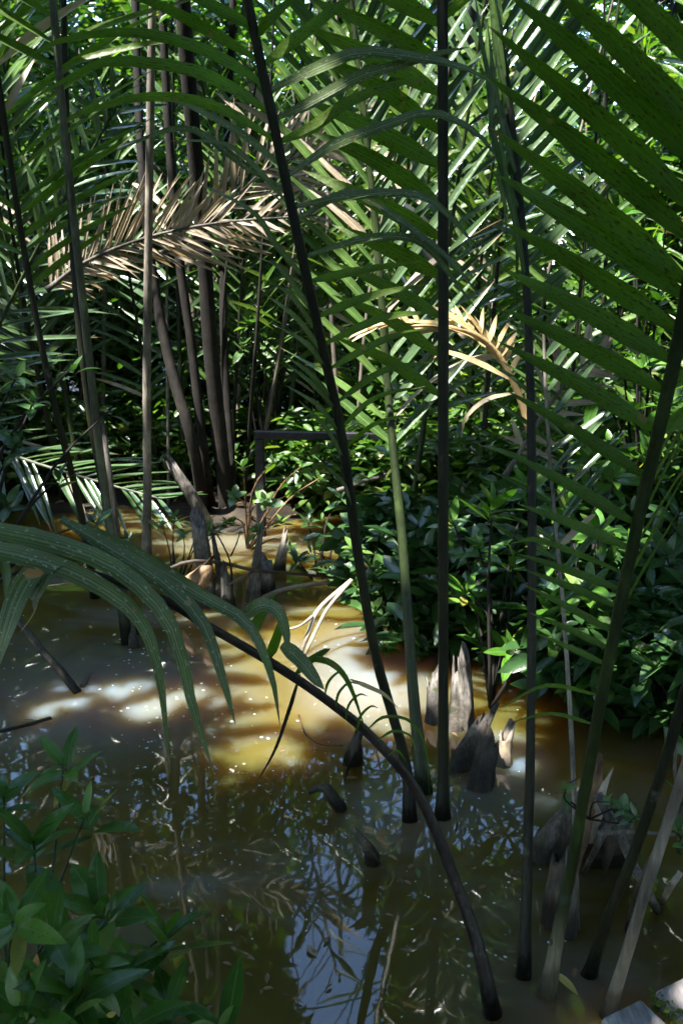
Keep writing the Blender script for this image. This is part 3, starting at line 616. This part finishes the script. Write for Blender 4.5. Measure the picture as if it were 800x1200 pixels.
# ================================================================== SHRUBS
def shrub(label, base, ros, mk, w=.34, stem='stalk_green', group=None, sr=.008, kind=0, name='mangrove_shrub', extra=None):
    base = Vector(base); rt = root(name, base, label, 'shrub', group); v, f = [], []; U = unit_leaf(mk, w, kind)
    for p, ax, n, l in ros:
        p = Vector(p); ax = Vector(ax).normalized()
        q = spline([base, base.lerp(p, .55)+Vector((random.gauss(0, .04), random.gauss(0, .04), .1*(p-base).length)), p], 7)
        vv, ff, _ = tube_data([x-base for x in q], [sr*(1.5-1*i/6) for i in range(7)], 5); b = len(v); v += vv; f += [tuple(i+b for i in x) for x in ff]
        x = ax.orthogonal().normalized(); y = ax.cross(x); a0 = random.uniform(0, 6.28)
        for k in range(n):
            a = a0 + k*2.4 + random.gauss(0, .15); q = (k+.5)/n
            tilt = R(88-62*q) + random.gauss(0, .14)
            d = (x*math.cos(a)+y*math.sin(a))*math.sin(tilt) + ax*math.cos(tilt)
            nn = ax*math.sin(tilt) - (x*math.cos(a)+y*math.sin(a))*math.cos(tilt)
            L = l*random.uniform(.62, 1.15)*(1-.4*q)
            pos = p - base - ax*(l*.35*(1-q)) 
            link('leaf', random.choice(U), rt, mtx=frame(pos, d, nn, L, L, L))
    link('stem', me_('stem', v, f, M[stem]), rt)
    return rt
def ax(): return (random.gauss(0, .3), random.gauss(-.25, .25), 1)
# near, bottom left
near_ = [(138, 1195, 1.55, 9, .16), (118, 1065, 1.75, 8, .15), (196, 1092, 1.8, 7, .14), (60, 1095, 1.6, 8, .14), (15, 1080, 1.5, 8, .12), (75, 895, 2.25, 7, .12), (40, 985, 1.9, 8, .15), (148, 1130, 1.7, 7, .15), (20, 1180, 1.45, 8, .15), (85, 1160, 1.5, 7, .14), (255, 1205, 1.62, 6, .11), (100, 955, 2.1, 7, .14), (5, 930, 2.0, 7, .12), (200, 1180, 1.65, 6, .12)]
rs = lambda L, l=None: [(at(x, y, Y), ax(), n, l_) for x, y, Y, n, l_ in L]
near = [(x, y, Y, n+1, l*1.4) for x, y, Y, n, l in near_] + [(110, 1125, 1.62, 9, .2), (60, 1195, 1.45, 9, .2)]
shrub('leafy shrub with large glossy green leaves filling the near bottom-left corner', (-.85, 1.75, -.1), rs(near), 'broad', .33, 'stalk_green', sr=.005)
b = at(8, 1105, 1.45)
for px, py, Y, m in ((40, 1150, 1.5, 'dry_leaf'), (125, 1190, 1.5, 'yellow_leaf')):
    leafo('dead_leaf', 'brown withered leaf among the near glossy shrub' if m == 'dry_leaf' else 'small yellow leaf beside the sunlit leaf of the near glossy shrub', at(px, py, Y), (.15, .1, 1) if m == 'dry_leaf' else (1, .1, .2), (.2, -1, .2), .06 if m == 'dry_leaf' else .022, .32 if m == 'dry_leaf' else .6, m)
# left edge
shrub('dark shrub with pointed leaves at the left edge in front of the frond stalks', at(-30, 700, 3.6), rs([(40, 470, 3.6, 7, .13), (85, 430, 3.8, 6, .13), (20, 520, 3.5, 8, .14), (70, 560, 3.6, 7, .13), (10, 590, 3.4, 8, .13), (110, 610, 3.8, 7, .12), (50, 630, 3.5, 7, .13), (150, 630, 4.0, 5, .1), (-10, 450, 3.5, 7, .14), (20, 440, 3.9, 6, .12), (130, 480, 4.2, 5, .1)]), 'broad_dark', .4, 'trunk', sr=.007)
# middle left, sunlit
b1 = on(290, 640); b1.z = -.05
shrub('bright sunlit sapling with small rounded leaves at the far end of the pool', b1, rs([(285, 545, 6.5, 6, .13), (320, 540, 6.6, 7, .13), (345, 575, 6.6, 7, .13), (310, 585, 6.4, 8, .14), (355, 545, 6.7, 6, .12), (275, 580, 6.3, 6, .13), (330, 610, 6.5, 7, .13), (300, 620, 6.2, 7, .13), (360, 600, 6.7, 7, .13), (375, 560, 6.8, 6, .12), (265, 610, 6.2, 6, .12), (340, 640, 6.4, 6, .11)]), 'broad_pale', .56, 'brown_wood', sr=.007, kind=1)
shrub('low sprig of green leaves on thin twigs standing in the far water', on(205, 700), rs([(205, 605, 6.2, 6, .13), (190, 615, 6.2, 5, .12), (232, 612, 6.1, 6, .13), (245, 620, 6.1, 5, .12), (270, 612, 6.2, 6, .12), (215, 625, 6.1, 5, .12)]), 'broad_pale', .45, 'trunk', sr=.005, kind=1)
shrub('dark rosette shrub on the bank right of the bright sapling', at(375, 690, 6.3), rs([(370, 640, 6.3, 9, .22), (350, 655, 6.2, 8, .2), (395, 620, 6.4, 8, .2), (385, 665, 6.2, 7, .18), (420, 660, 6.0, 8, .18), (360, 610, 6.5, 7, .18), (400, 580, 6.6, 7, .18)]), 'broad_dark', .27, 'trunk')
shrub('pale bush of small leaves in the middle of the thicket, high behind the trunks', at(310, 560, 8.4), rs([(290, 375, 8.3, 8, .2), (310, 395, 8.3, 7, .2), (285, 405, 8.3, 7, .2), (330, 420, 8.4, 7, .2), (340, 380, 8.5, 6, .2), (270, 430, 8.4, 7, .2)]), 'broad_pale', .4, 'trunk', kind=1)
# right bank
shrub('sunlit shrub of small oval leaves between the tall dark frond and the centre stalk', at(455, 800, 5.0), rs([(415, 640, 5.2, 9, 0.153), (445, 625, 5.3, 9, 0.153), (440, 665, 5.1, 9, 0.153), (460, 690, 5.1, 10, 0.153), (480, 650, 5.2, 9, 0.153), (440, 710, 5.0, 9, 0.142), (470, 735, 5.0, 10, 0.142), (495, 700, 5.1, 9, 0.142), (425, 690, 5.1, 8, 0.142), (500, 760, 4.9, 8, 0.130), (455, 760, 4.9, 9, 0.130)]), 'broad_pale', .5, 'trunk', kind=1)
shrub('shrub with wide whorls of long leaves just right of the centre stalk', at(575, 830, 4.2), rs([(577, 590, 4.3, 12, 0.283), (548, 690, 4.4, 11, 0.236), (560, 640, 4.6, 10, 0.236), (600, 660, 4.5, 9, 0.224), (530, 610, 4.7, 9, 0.212), (600, 760, 4.2, 10, 0.212), (560, 750, 4.4, 9, 0.201), (620, 570, 4.8, 9, 0.224)]), 'broad', .3, 'trunk')
shrub('shrub with large drooping leaves under the large right frond', at(690, 850, 4.1), rs([(665, 590, 4.6, 10, 0.260), (700, 620, 4.4, 10, 0.260), (690, 690, 4.2, 11, 0.260), (660, 720, 4.2, 10, 0.236), (710, 770, 4.0, 12, 0.260), (680, 795, 4.0, 10, 0.236), (735, 720, 4.2, 10, 0.236), (640, 640, 4.6, 9, 0.236), (740, 640, 4.6, 10, 0.236), (720, 560, 4.9, 10, 0.236), (690, 540, 5.0, 9, 0.236)]), 'broad', .34, 'trunk')
shrub('dark shrub with long leaves at the right edge above the water', at(800, 860, 3.9), rs([(790, 740, 4.0, 12, 0.260), (770, 790, 3.9, 11, 0.236), (810, 690, 4.1, 11, 0.260), (780, 650, 4.3, 11, 0.236), (800, 800, 3.8, 11, 0.236), (760, 690, 4.2, 10, 0.236), (830, 760, 3.9, 11, 0.236), (795, 600, 4.5, 10, 0.236), (760, 830, 3.8, 9, 0.189)]), 'broad_dark', .3, 'trunk')
shrub('bush of broad leaves high on the right behind the large frond', at(745, 600, 5.6), rs([(745, 300, 5.6, 10, 0.236), (770, 350, 5.6, 10, 0.236), (720, 330, 5.8, 9, 0.236), (760, 420, 5.4, 10, 0.236), (725, 400, 5.6, 10, 0.236), (785, 470, 5.3, 10, 0.236), (740, 480, 5.4, 10, 0.236), (700, 460, 5.6, 9, 0.212), (780, 260, 5.8, 9, 0.212), (730, 250, 6, 9, 0.212), (760, 530, 5.3, 10, 0.236), (715, 520, 5.4, 9, 0.212)]), 'broad', .36, 'trunk')
shrub('sprig of green leaves growing from the rotten wood by the leaning stalks', at(690, 960, 2.75), rs([(662, 925, 2.8, 5, .07), (728, 948, 2.65, 6, .075), (745, 955, 2.6, 4, .07), (690, 905, 2.9, 4, .06), (712, 940, 2.7, 4, .065)]), 'broad_pale', .46, 'trunk', sr=.003, kind=1)
shrub('small sprig of green leaves at the right edge beside the light leaning stalk', at(815, 1010, 2.3), rs([(795, 970, 2.3, 5, .07), (800, 990, 2.28, 4, .07), (792, 920, 2.4, 4, .05)]), 'broad_pale', .5, 'trunk', sr=.003, kind=1)
# thicket undergrowth: masses of small leaves, each bush a thing
UG = 'undergrowth bushes behind the pool'
for x, y, s in ((-5, 8.8, .9), (-3.9, 9.1, .8), (-2.9, 8.9, .7), (-2.2, 9.3, .7), (-1.5, 8.7, .6), (-.9, 8.9, .6), (-.3, 8.4, .6), (.2, 7.6, .6), (.8, 7.0, .7), (1.3, 6.4, .7), (1.5, 5.6, .7), (2.1, 5.5, .8), (2.8, 5.4, .8), (3.4, 4.9, .8), (2.2, 7, 1), (3.4, 6.8, 1), (.5, 8.9, .9), (1.8, 9, 1), (-4.4, 7.4, .7), (-4.3, 6, .7), (.6, 5.15, .42), (1., 4.9, .45), (1.4, 4.75, .45), (1.85, 4.6, .5), (.4, 5.8, .45), (1.2, 5.4, .6), (2.2, 4.4, .45), (1.3, 4.3, .4), (1.7, 4.1, .42), (-5, 11, 1.6), (-3.6, 11.2, 1.5), (-2.2, 11, 1.5), (-1, 10.8, 1.5), (.2, 11.2, 1.6), (1.6, 11, 1.6), (3, 11.2, 1.6), (4.4, 11, 1.6), (-2.9, 12.8, 1.9), (-.6, 12.8, 1.9), (-4.8, 13, 1.9), (1.4, 12.8, 1.9), (3.8, 13, 1.9), (5.6, 9.6, 1.4), (-6, 9, 1.4)):
    o = Vector((x, y, .02)); lo = s < .5 or (s, y) == (.6, 5.4) or (s, y) == (.5, 4.6); rt = root('undergrowth_bush', o, 'low dark bush of larger leaves at the water edge right of the pool' if lo else 'dim bush of small leaves in the undergrowth behind the pool', 'bush', 'dark bushes at the right water edge' if lo else UG)
    L = clumps((0, 0, s*.75), (s*.75, s*.7, s*.8), int(60*s**1.2+20), 24, .1*max(1, s)); L = L[L[:, 2] > .02]
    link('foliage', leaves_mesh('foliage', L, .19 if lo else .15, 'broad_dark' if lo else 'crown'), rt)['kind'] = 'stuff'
    v, f = [], []
    for k in range(6):
        e = Vector((random.gauss(0, s*.4), random.gauss(0, s*.4), s*random.uniform(.7, 1.3)))
        vv, ff, _ = tube_data(spline([Vector((0, 0, -.1)), e*.5+Vector((0, 0, .1)), e], 5), [.012, .01, .008, .006, .004], 5); b0 = len(v); v += vv; f += [tuple(i+b0 for i in q) for q in ff]
    link('stems', me_('stems', v, f, M['trunk']), rt)

# ================================================================== STUMPS, DRIFTWOOD
def stump(label, ctrl, w, m='dead_wood', jag=.08, flat=.55, taper=.8, sides=12, top_dark=True):
    P = spline([p if isinstance(p, Vector) else at(*p) for p in ctrl], 7); P[0] = P[0]-Vector((0, 0, .15)); o = P[0].copy()
    sides = 16
    v, f, uv = tube_data([p-o for p in P], [w*.5*(1.2-(1.2-taper)*i/6) for i in range(7)], sides, flat, False, .06)
    rid = [random.uniform(.68, 1.2) for _ in range(sides)]      # ridges and splits run its whole length
    for i in range(7):
        for k in range(sides): q = P[i]-o; v[i*sides+k] = q + (v[i*sides+k]-q)*rid[k]
    T = (P[-1]-P[-2]).normalized()
    ph = random.uniform(0, 6.28)
    for k in range(sides):                      # splintered rim, hollow inside
        j = 6*sides+k; v[j] = v[j] + T*jag*(.45+.6*math.sin(ph+6.283*k/sides)+.25*math.sin(3*6.283*k/sides+ph*2)+random.uniform(-.3, .3))
    b0 = len(v); c = P[-1]-o - T*jag*.9
    for k in range(sides): v.append((v[6*sides+k]-c)*.55 + c - T*jag*.5); uv.append((k/sides, 1))
    v.append(c - T*jag*1.6); uv.append((0, 1))
    for k in range(sides):
        a, b2 = 6*sides+k, 6*sides+(k+1) % sides
        f.append((a, b2, b0+(k+1) % sides, b0+k)); f.append((b0+k, b0+(k+1) % sides, len(v)-1))
    return tag(link('palm_stump', me_('palm_stump', v, f, M[m], uv), loc=o), label, 'stump')
stump('tall weathered grey stump standing in the far water behind the curled husk', [on(240, 712), (240, 680, 5.7), (236, 640, 5.75), (232, 612, 5.8)], .11, 'dead_wood', .1)
stump('leaning pale split stump beneath the leaning dark trunk', [on(246, 625), (235, 600, 7.4), (219, 573, 7.4), (203, 549, 7.4)], .1, 'dead_wood', .1)
stump('dark pointed stump right of the tall grey stump', [on(262, 712), (260, 690, 5.7), (254, 650, 5.75)], .1, 'dead_dark', .16, taper=.35)
stump('small grey stump at the foot of the dark pointed stump', [on(268, 716), (266, 695, 5.6), (262, 672, 5.6)], .09, 'dead_wood', .08, taper=.5)
stump('grey sharp stump in the far water, left of a mossy one', [on(296, 708), (298, 680, 5.8), (302, 640, 5.85)], .1, 'dead_wood', .16, taper=.4)
stump('mossy topped grey stump in the far water', [on(313, 700), (313, 680, 5.9), (312, 660, 5.95)], .11, 'dead_wood', .06)
stump('bleached leaning stump at the foot of the bright sapling bank', [on(326, 668), (330, 650, 6.3), (334, 632, 6.35)], .09, 'white_wood', .08, taper=.6)
stump('brown curled husk broken open beside the tall grey stump', [on(209, 704), (218, 692, 5.62), (230, 682, 5.6), (243, 671, 5.58)], .15, 'brown_wood', .09, flat=.75, taper=.95)
stump('tall split grey stump right of the centre stalk', [on(545, 862), (546, 830, 4.1), (544, 790, 4.15), (543, 776, 4.15)], .075, 'dead_wood', .1)
stump('second tall grey stump close behind the split one', [on(532, 866), (534, 830, 4.15), (536, 800, 4.2)], .07, 'dead_wood', .1)
stump('pale broken stump between two stalks left of the centre stalk', [on(508, 852), (508, 825, 4.15), (507, 800, 4.2)], .08, 'dead_wood', .08)
stump('slanting grey stump, split lengthwise, right of the centre stalk', [on(540, 905), (550, 878, 3.7), (566, 845, 3.75)], .12, 'dead_wood', .1, taper=.55)
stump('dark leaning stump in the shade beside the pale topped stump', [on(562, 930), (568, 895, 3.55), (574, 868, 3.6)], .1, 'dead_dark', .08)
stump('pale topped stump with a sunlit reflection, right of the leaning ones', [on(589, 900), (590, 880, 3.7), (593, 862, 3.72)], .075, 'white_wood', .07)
stump('dark spiked stub poking from the bright brown water', [on(412, 892), (415, 878, 3.6), (418, 868, 3.6)], .075, 'dead_dark', .08, taper=.5)
stump('small mottled stub low in the water below the hooked stub', [on(437, 1006), (432, 995, 2.85), (424, 984, 2.85)], .055, 'dead_dark', .05, taper=.6)
stump('broad dark wedge of a rotten frond base among the right stalks', [on(640, 1005), (655, 975, 2.95), (672, 945, 3.0)], .2, 'dead_wood', .1, flat=.35, taper=.3)
stump('upright dark rotten stump between two right stalks', [on(655, 1085), (658, 1045, 2.62), (662, 1005, 2.65)], .1, 'dead_dark', .05)
stump('grey thin upright stump behind the sunlit frond stalk', [on(668, 1100), (668, 1050, 2.58), (670, 1010, 2.6)], .05, 'dead_wood', .05)
stump('brown flaky husk topping the rotten wood at right', [on(690, 1000), (694, 950, 2.85), (697, 912, 2.85)], .06, 'brown_wood', .08, taper=.9)
stump('white splinter standing on the rotten wood at right', [(700, 945, 2.8), (706, 925, 2.8), (711, 912, 2.8)], .035, 'white_wood', .04, taper=.5)
stump('black rotted lump in the water behind the leaning stalks', [on(715, 1000), (715, 985, 2.8), (718, 968, 2.8)], .14, 'dead_dark', .08)

def stick(label, ctrl, r0, r1, m, branches=(), name='driftwood_branch', cat='branch'):
    P = spline([p if isinstance(p, Vector) else at(*p) for p in ctrl], 14); o = P[0].copy()
    v, f, uv = tube_data([p-o for p in P], [r0+(r1-r0)*i/13 for i in range(14)], 7, 1, True, .1)
    ob = tag(link(name, me_(name, v, f, M[m], uv), loc=o), label, cat)
    for bc, a, b in branches:
        Q = spline([p if isinstance(p, Vector) else at(*p) for p in bc], 9)
        tube('twig', Q, [a+(b-a)*i/8 for i in range(9)], M[m], ob, o, 6, 1, .08)
    return ob
stick('bleached forked branch rising from the pool behind the bent frond', [on(350, 772), (362, 740, 5.0), (375, 712, 5.1), (412, 680, 5.2)], .013, .014, 'white_wood', [([(366, 722, 5.05), (352, 733, 4.95), (336, 738, 4.9)], .01, .006), ([(412, 680, 5.2), (386, 710, 5.0), (372, 735, 4.9), (356, 770, 4.75)], .012, .01)])
stick('pale curved branch lying across the water between the grey stumps and shrub', [on(282, 722), (300, 705, 5.75), (330, 692, 5.8), (365, 685, 5.9), (402, 683, 6.0)], .022, .014, 'white_wood')
stick('thin black branch lying level across the grey stumps', [(186, 672, 5.6), (222, 658, 5.6), (262, 660, 5.65), (300, 669, 5.7), (345, 672, 5.9), (425, 681, 6.1)], .014, .01, 'dead_dark', [([(296, 669, 5.7), (282, 678, 5.6), (266, 686, 5.55)], .012, .008)])
stick('pale driftwood stick on the water in front of the left stalks', [on(96, 806), (112, 786, 4.72), (140, 774, 4.85), (172, 768, 4.95), (215, 765, 5.0)], .018, .01, 'white_wood')
stick('dark straight stick slanting into the water under the bent frond', [on(92, 812), (70, 785, 4.5), (46, 758, 4.6), (22, 726, 4.7)], .024, .02, 'dead_dark')
stick('black twig lying on the water at the left edge', [on(60, 842), on(30, 850, .01), on(-20, 862, .03)], .012, .008, 'dead_dark')
stick('thin pale root curving through the sunlit shallow water', [on(350, 838), on(358, 860, .01), on(375, 872, .01), on(402, 874, .005)], .005, .003, 'brown_wood')
stick('thin forked twig standing in the far sunlit water', [on(272, 690), (270, 660, 6.0), (262, 640, 6.0), (252, 622, 6.1)], .008, .005, 'dead_dark', [([(270, 652, 6.0), (276, 640, 6.0), (282, 622, 6.1)], .006, .004)])
stick('upright dead twig in the far water by the straight grey stalk', [on(205, 690), (205, 660, 6.0), (202, 630, 6.0)], .006, .004, 'dead_dark')
stick('hooked dark stub curving out of the brown water', [on(400, 948), (390, 935, 3.3), (382, 924, 3.32), (374, 923, 3.33), (362, 928, 3.34)], .03, .012, 'dead_dark', name='broken_stub', cat='stub')
stick('grey gnarled root arching down from the rotten wood at right', [(700, 930, 2.8), (712, 955, 2.75), (728, 985, 2.7), (742, 1015, 2.62), (756, 1040, 2.55), on(770, 1068)], .018, .016, 'dead_wood')
stick('brown broken prop root slanting under the gnarled root', [(692, 948, 2.8), (686, 980, 2.75), (676, 1010, 2.7), on(668, 1045)], .016, .012, 'brown_wood')
stick('second slanting dead root between the leaning stalks', [(716, 960, 2.72), (700, 990, 2.7), on(684, 1022)], .014, .01, 'dead_wood')
stick('thin dead root lying flat by the light leaning stalk', [(700, 976, 2.6), (740, 975, 2.6), (790, 978, 2.6)], .009, .006, 'dead_wood')
stick('short white broken stick leaning at the right edge', [on(776, 1056), (786, 1038, 2.42), (797, 1022, 2.42)], .012, .009, 'white_wood')
stick('dark stick crossing behind the light leaning stalk', [on(735, 1090), (745, 1050, 2.4), (762, 1010, 2.4), (800, 940, 2.4)], .013, .01, 'dead_dark')
stick('grey hanging root at the right edge', [(792, 870, 2.5), (790, 905, 2.5), (798, 945, 2.5), (794, 985, 2.48)], .006, .004, 'dead_wood')
stick('grey dead branch fallen in the mud behind the tall dark frond', [(395, 575, 7), (440, 560, 7), (490, 552, 7)], .02, .012, 'dead_wood')

# black hand rail by the far bank
o = at(302, 600, 7.4); o.z = 0
rt = root('handrail', o, 'black weathered handrail with a square post on the far bank', 'handrail')
def bar(name, a, b, w, m, parent, off):
    a, b = a-off, b-off; d = (b-a).normalized(); x = d.cross(Vector((0, 0, 1)) if abs(d.z) < .9 else Vector((0, 1, 0))).normalized()*w; y = d.cross(x.normalized())*w
    c = .72; ring = [x+y*c, x*c+y, -x*c+y, -x+y*c, -x-y*c, -x*c-y, x*c-y, x-y*c]
    v = [a+q for q in ring]+[b+q for q in ring]; f = [(i, (i+1) % 8, 8+(i+1) % 8, 8+i) for i in range(8)]+[tuple(range(7, -1, -1)), tuple(range(8, 16))]
    return link(name, me_(name, v, f, M[m], None, False), parent)
bar('rail', at(298, 509, 7.4), at(458, 512, 7.5), .036, 'rail', rt, o)
z = lambda p, q: Vector((p.x, p.y, q))
for px in (304, 455):
    p = at(px, 509, 7.42); bar('post', z(p, -.2), p-Vector((0, 0, .039)), .04, 'rail', rt, o)

# boardwalk corner
bo = Vector((.62, 1.3, .62)); rt = root('boardwalk', bo, 'weathered grey boardwalk planks with moss in the gap, bottom right corner', 'boardwalk')
ZB = .62
c0, c1 = on(705, 1194, ZB), on(752, 1171, ZB); e0, e1 = on(767, 1164, ZB), on(812, 1146, ZB)
d_end = (c1-c0).normalized(); d_end.z = 0; long = Vector((d_end.y, -d_end.x, 0))      # planks run back beneath the viewer
Wp = (c1-c0).length
def plank(q, w, ln, dz):
    a, b = q, q + d_end*w; h = .035; n = 9; v = []; bev = .006
    for i in range(n):
        t = i/(n-1)*ln; s = long*t; e = random.uniform(-.003, .003) if 0 < i else 0; wz = .002*math.sin(i*1.7+dz*900)
        A_, B_ = a+s+d_end*e, b+s+d_end*e; u = Vector((0, 0, 1))
        v += [A_+u*(-h+dz), A_+u*(-bev+dz+wz), A_+d_end*bev+u*(dz+wz), B_-d_end*bev+u*(dz+wz), B_+u*(-bev+dz+wz), B_+u*(-h+dz)]
    f = [(i*6+k, i*6+(k+1) % 6, (i+1)*6+(k+1) % 6, (i+1)*6+k) for i in range(n-1) for k in range(6)]+[tuple(range(5, -1, -1)), tuple(range((n-1)*6, n*6))]
    return link('plank', me_('plank', [x-bo for x in v], f, M['plank'], None, False), rt)
plank(c0, Wp, 1.9, 0)
plank(e0, Wp, 2.0, .004)
for k in range(1, 5): plank(e0 + d_end*(Wp+.018)*k + long*random.uniform(-.02, .05), Wp, 2., random.uniform(-.004, .004))
for k in range(1, 8): plank(c0 - d_end*(Wp+.018)*k + long*(.33+.28*k), Wp, 1.9, random.uniform(-.004, .004))
# moss tufts in the gap
L = []
g0, g1 = c1 + (e0-c1)*.35, e0 + (e0-c1)*.05
for i in range(420):
    s = random.random()**1.2*.4; q = e0 - d_end*random.uniform(-.012, .02) + long*s
    L.append((q.x-bo.x, q.y-bo.y, random.uniform(-.03, .012)))
mo = link('moss', leaves_mesh('moss', np.array(L), .016, 'moss', 1.2, .5), rt); mo['kind'] = 'stuff'
for k, t in ((0, .12), (1, 1.5)):
    a = c0 + long*t - d_end*.15; b2 = e1 + long*t + d_end*.6; a.z = b2.z = ZB-.09
    bar('beam', a+long*.1, b2+long*.1, .045, 'dead_dark', rt, bo)
p = e0+long*.16+d_end*.12; bar('post', Vector((p.x, p.y, -.5)), Vector((p.x, p.y, ZB-.138)), .05, 'dead_dark', rt, bo)

# floating things
leafo('floating_leaf', 'yellow dead leaf floating beside the sunlit foot of the right frond', on(650, 1140, .012), (.55, -.8, 0), (0, 0, 1), .1, .3, 'yellow_leaf')
leafo('floating_leaf', 'pale dead leaf floating on the sky reflection', on(360, 1108, .01), (.6, -.8, 0), (0, 0, 1), .055, .5, 'dead')
leafo('floating_leaf', 'green-yellow leaf floating in the shaded water left of the slim frond', on(488, 1018, .01), (.1, -1, 0), (0, 0, 1), .05, .4, 'broad_pale')
leafo('floating_leaf', 'brown leaf floating by the hooked stub', on(405, 912, .01), (1, .3, 0), (0, 0, 1), .06, .4, 'litter')
leafo('floating_leaf', 'pinkish dead leaf floating at the left edge of the pool', on(22, 845, .01), (1, .2, 0), (0, 0, 1), .1, .3, 'dead')
v, f = [], []
def speck(px, py, s):
    p = on(px, py, .004); n = random.randint(5, 7); b0 = len(v); a0 = random.random()*6
    for k in range(n):
        r = s*random.uniform(.6, 1.2); a = a0+6.283*k/n; v.append((p.x+r*math.cos(a), p.y+r*math.sin(a), .004+random.uniform(0, .002)))
    f.append(tuple(range(b0, b0+n)))
for cx, cy, sx, sy, n, s in ((150, 720, 12, 40, 26, .012), (170, 790, 30, 40, 30, .01), (190, 850, 40, 60, 40, .009), (400, 900, 60, 60, 40, .006), (290, 800, 40, 50, 30, .008), (200, 930, 90, 60, 40, .006), (560, 1040, 80, 80, 40, .006), (430, 780, 30, 40, 20, .008), (20, 790, 15, 40, 16, .012), (350, 1000, 200, 100, 60, .005)):
    for i in range(n): speck(random.gauss(cx, sx), random.gauss(cy, sy), s*random.uniform(.4, 1.2))
tag(link('floating_specks', me_('floating_specks', v, f, M['speck'], None, False)), 'pale specks of scum and petals floating on the pool', 'floating debris', None, 'stuff')
L = []
for i in range(150):
    p = on(random.gauss(300, 170), random.uniform(700, 1190), .008); L.append((p.x, p.y, .009))
tag(link('floating_leaf_scraps', leaves_mesh('floating_leaf_scraps', np.array(L), .035, 'litter', .05)), 'small brown leaf scraps drifting on the pool', 'floating debris', None, 'stuff')
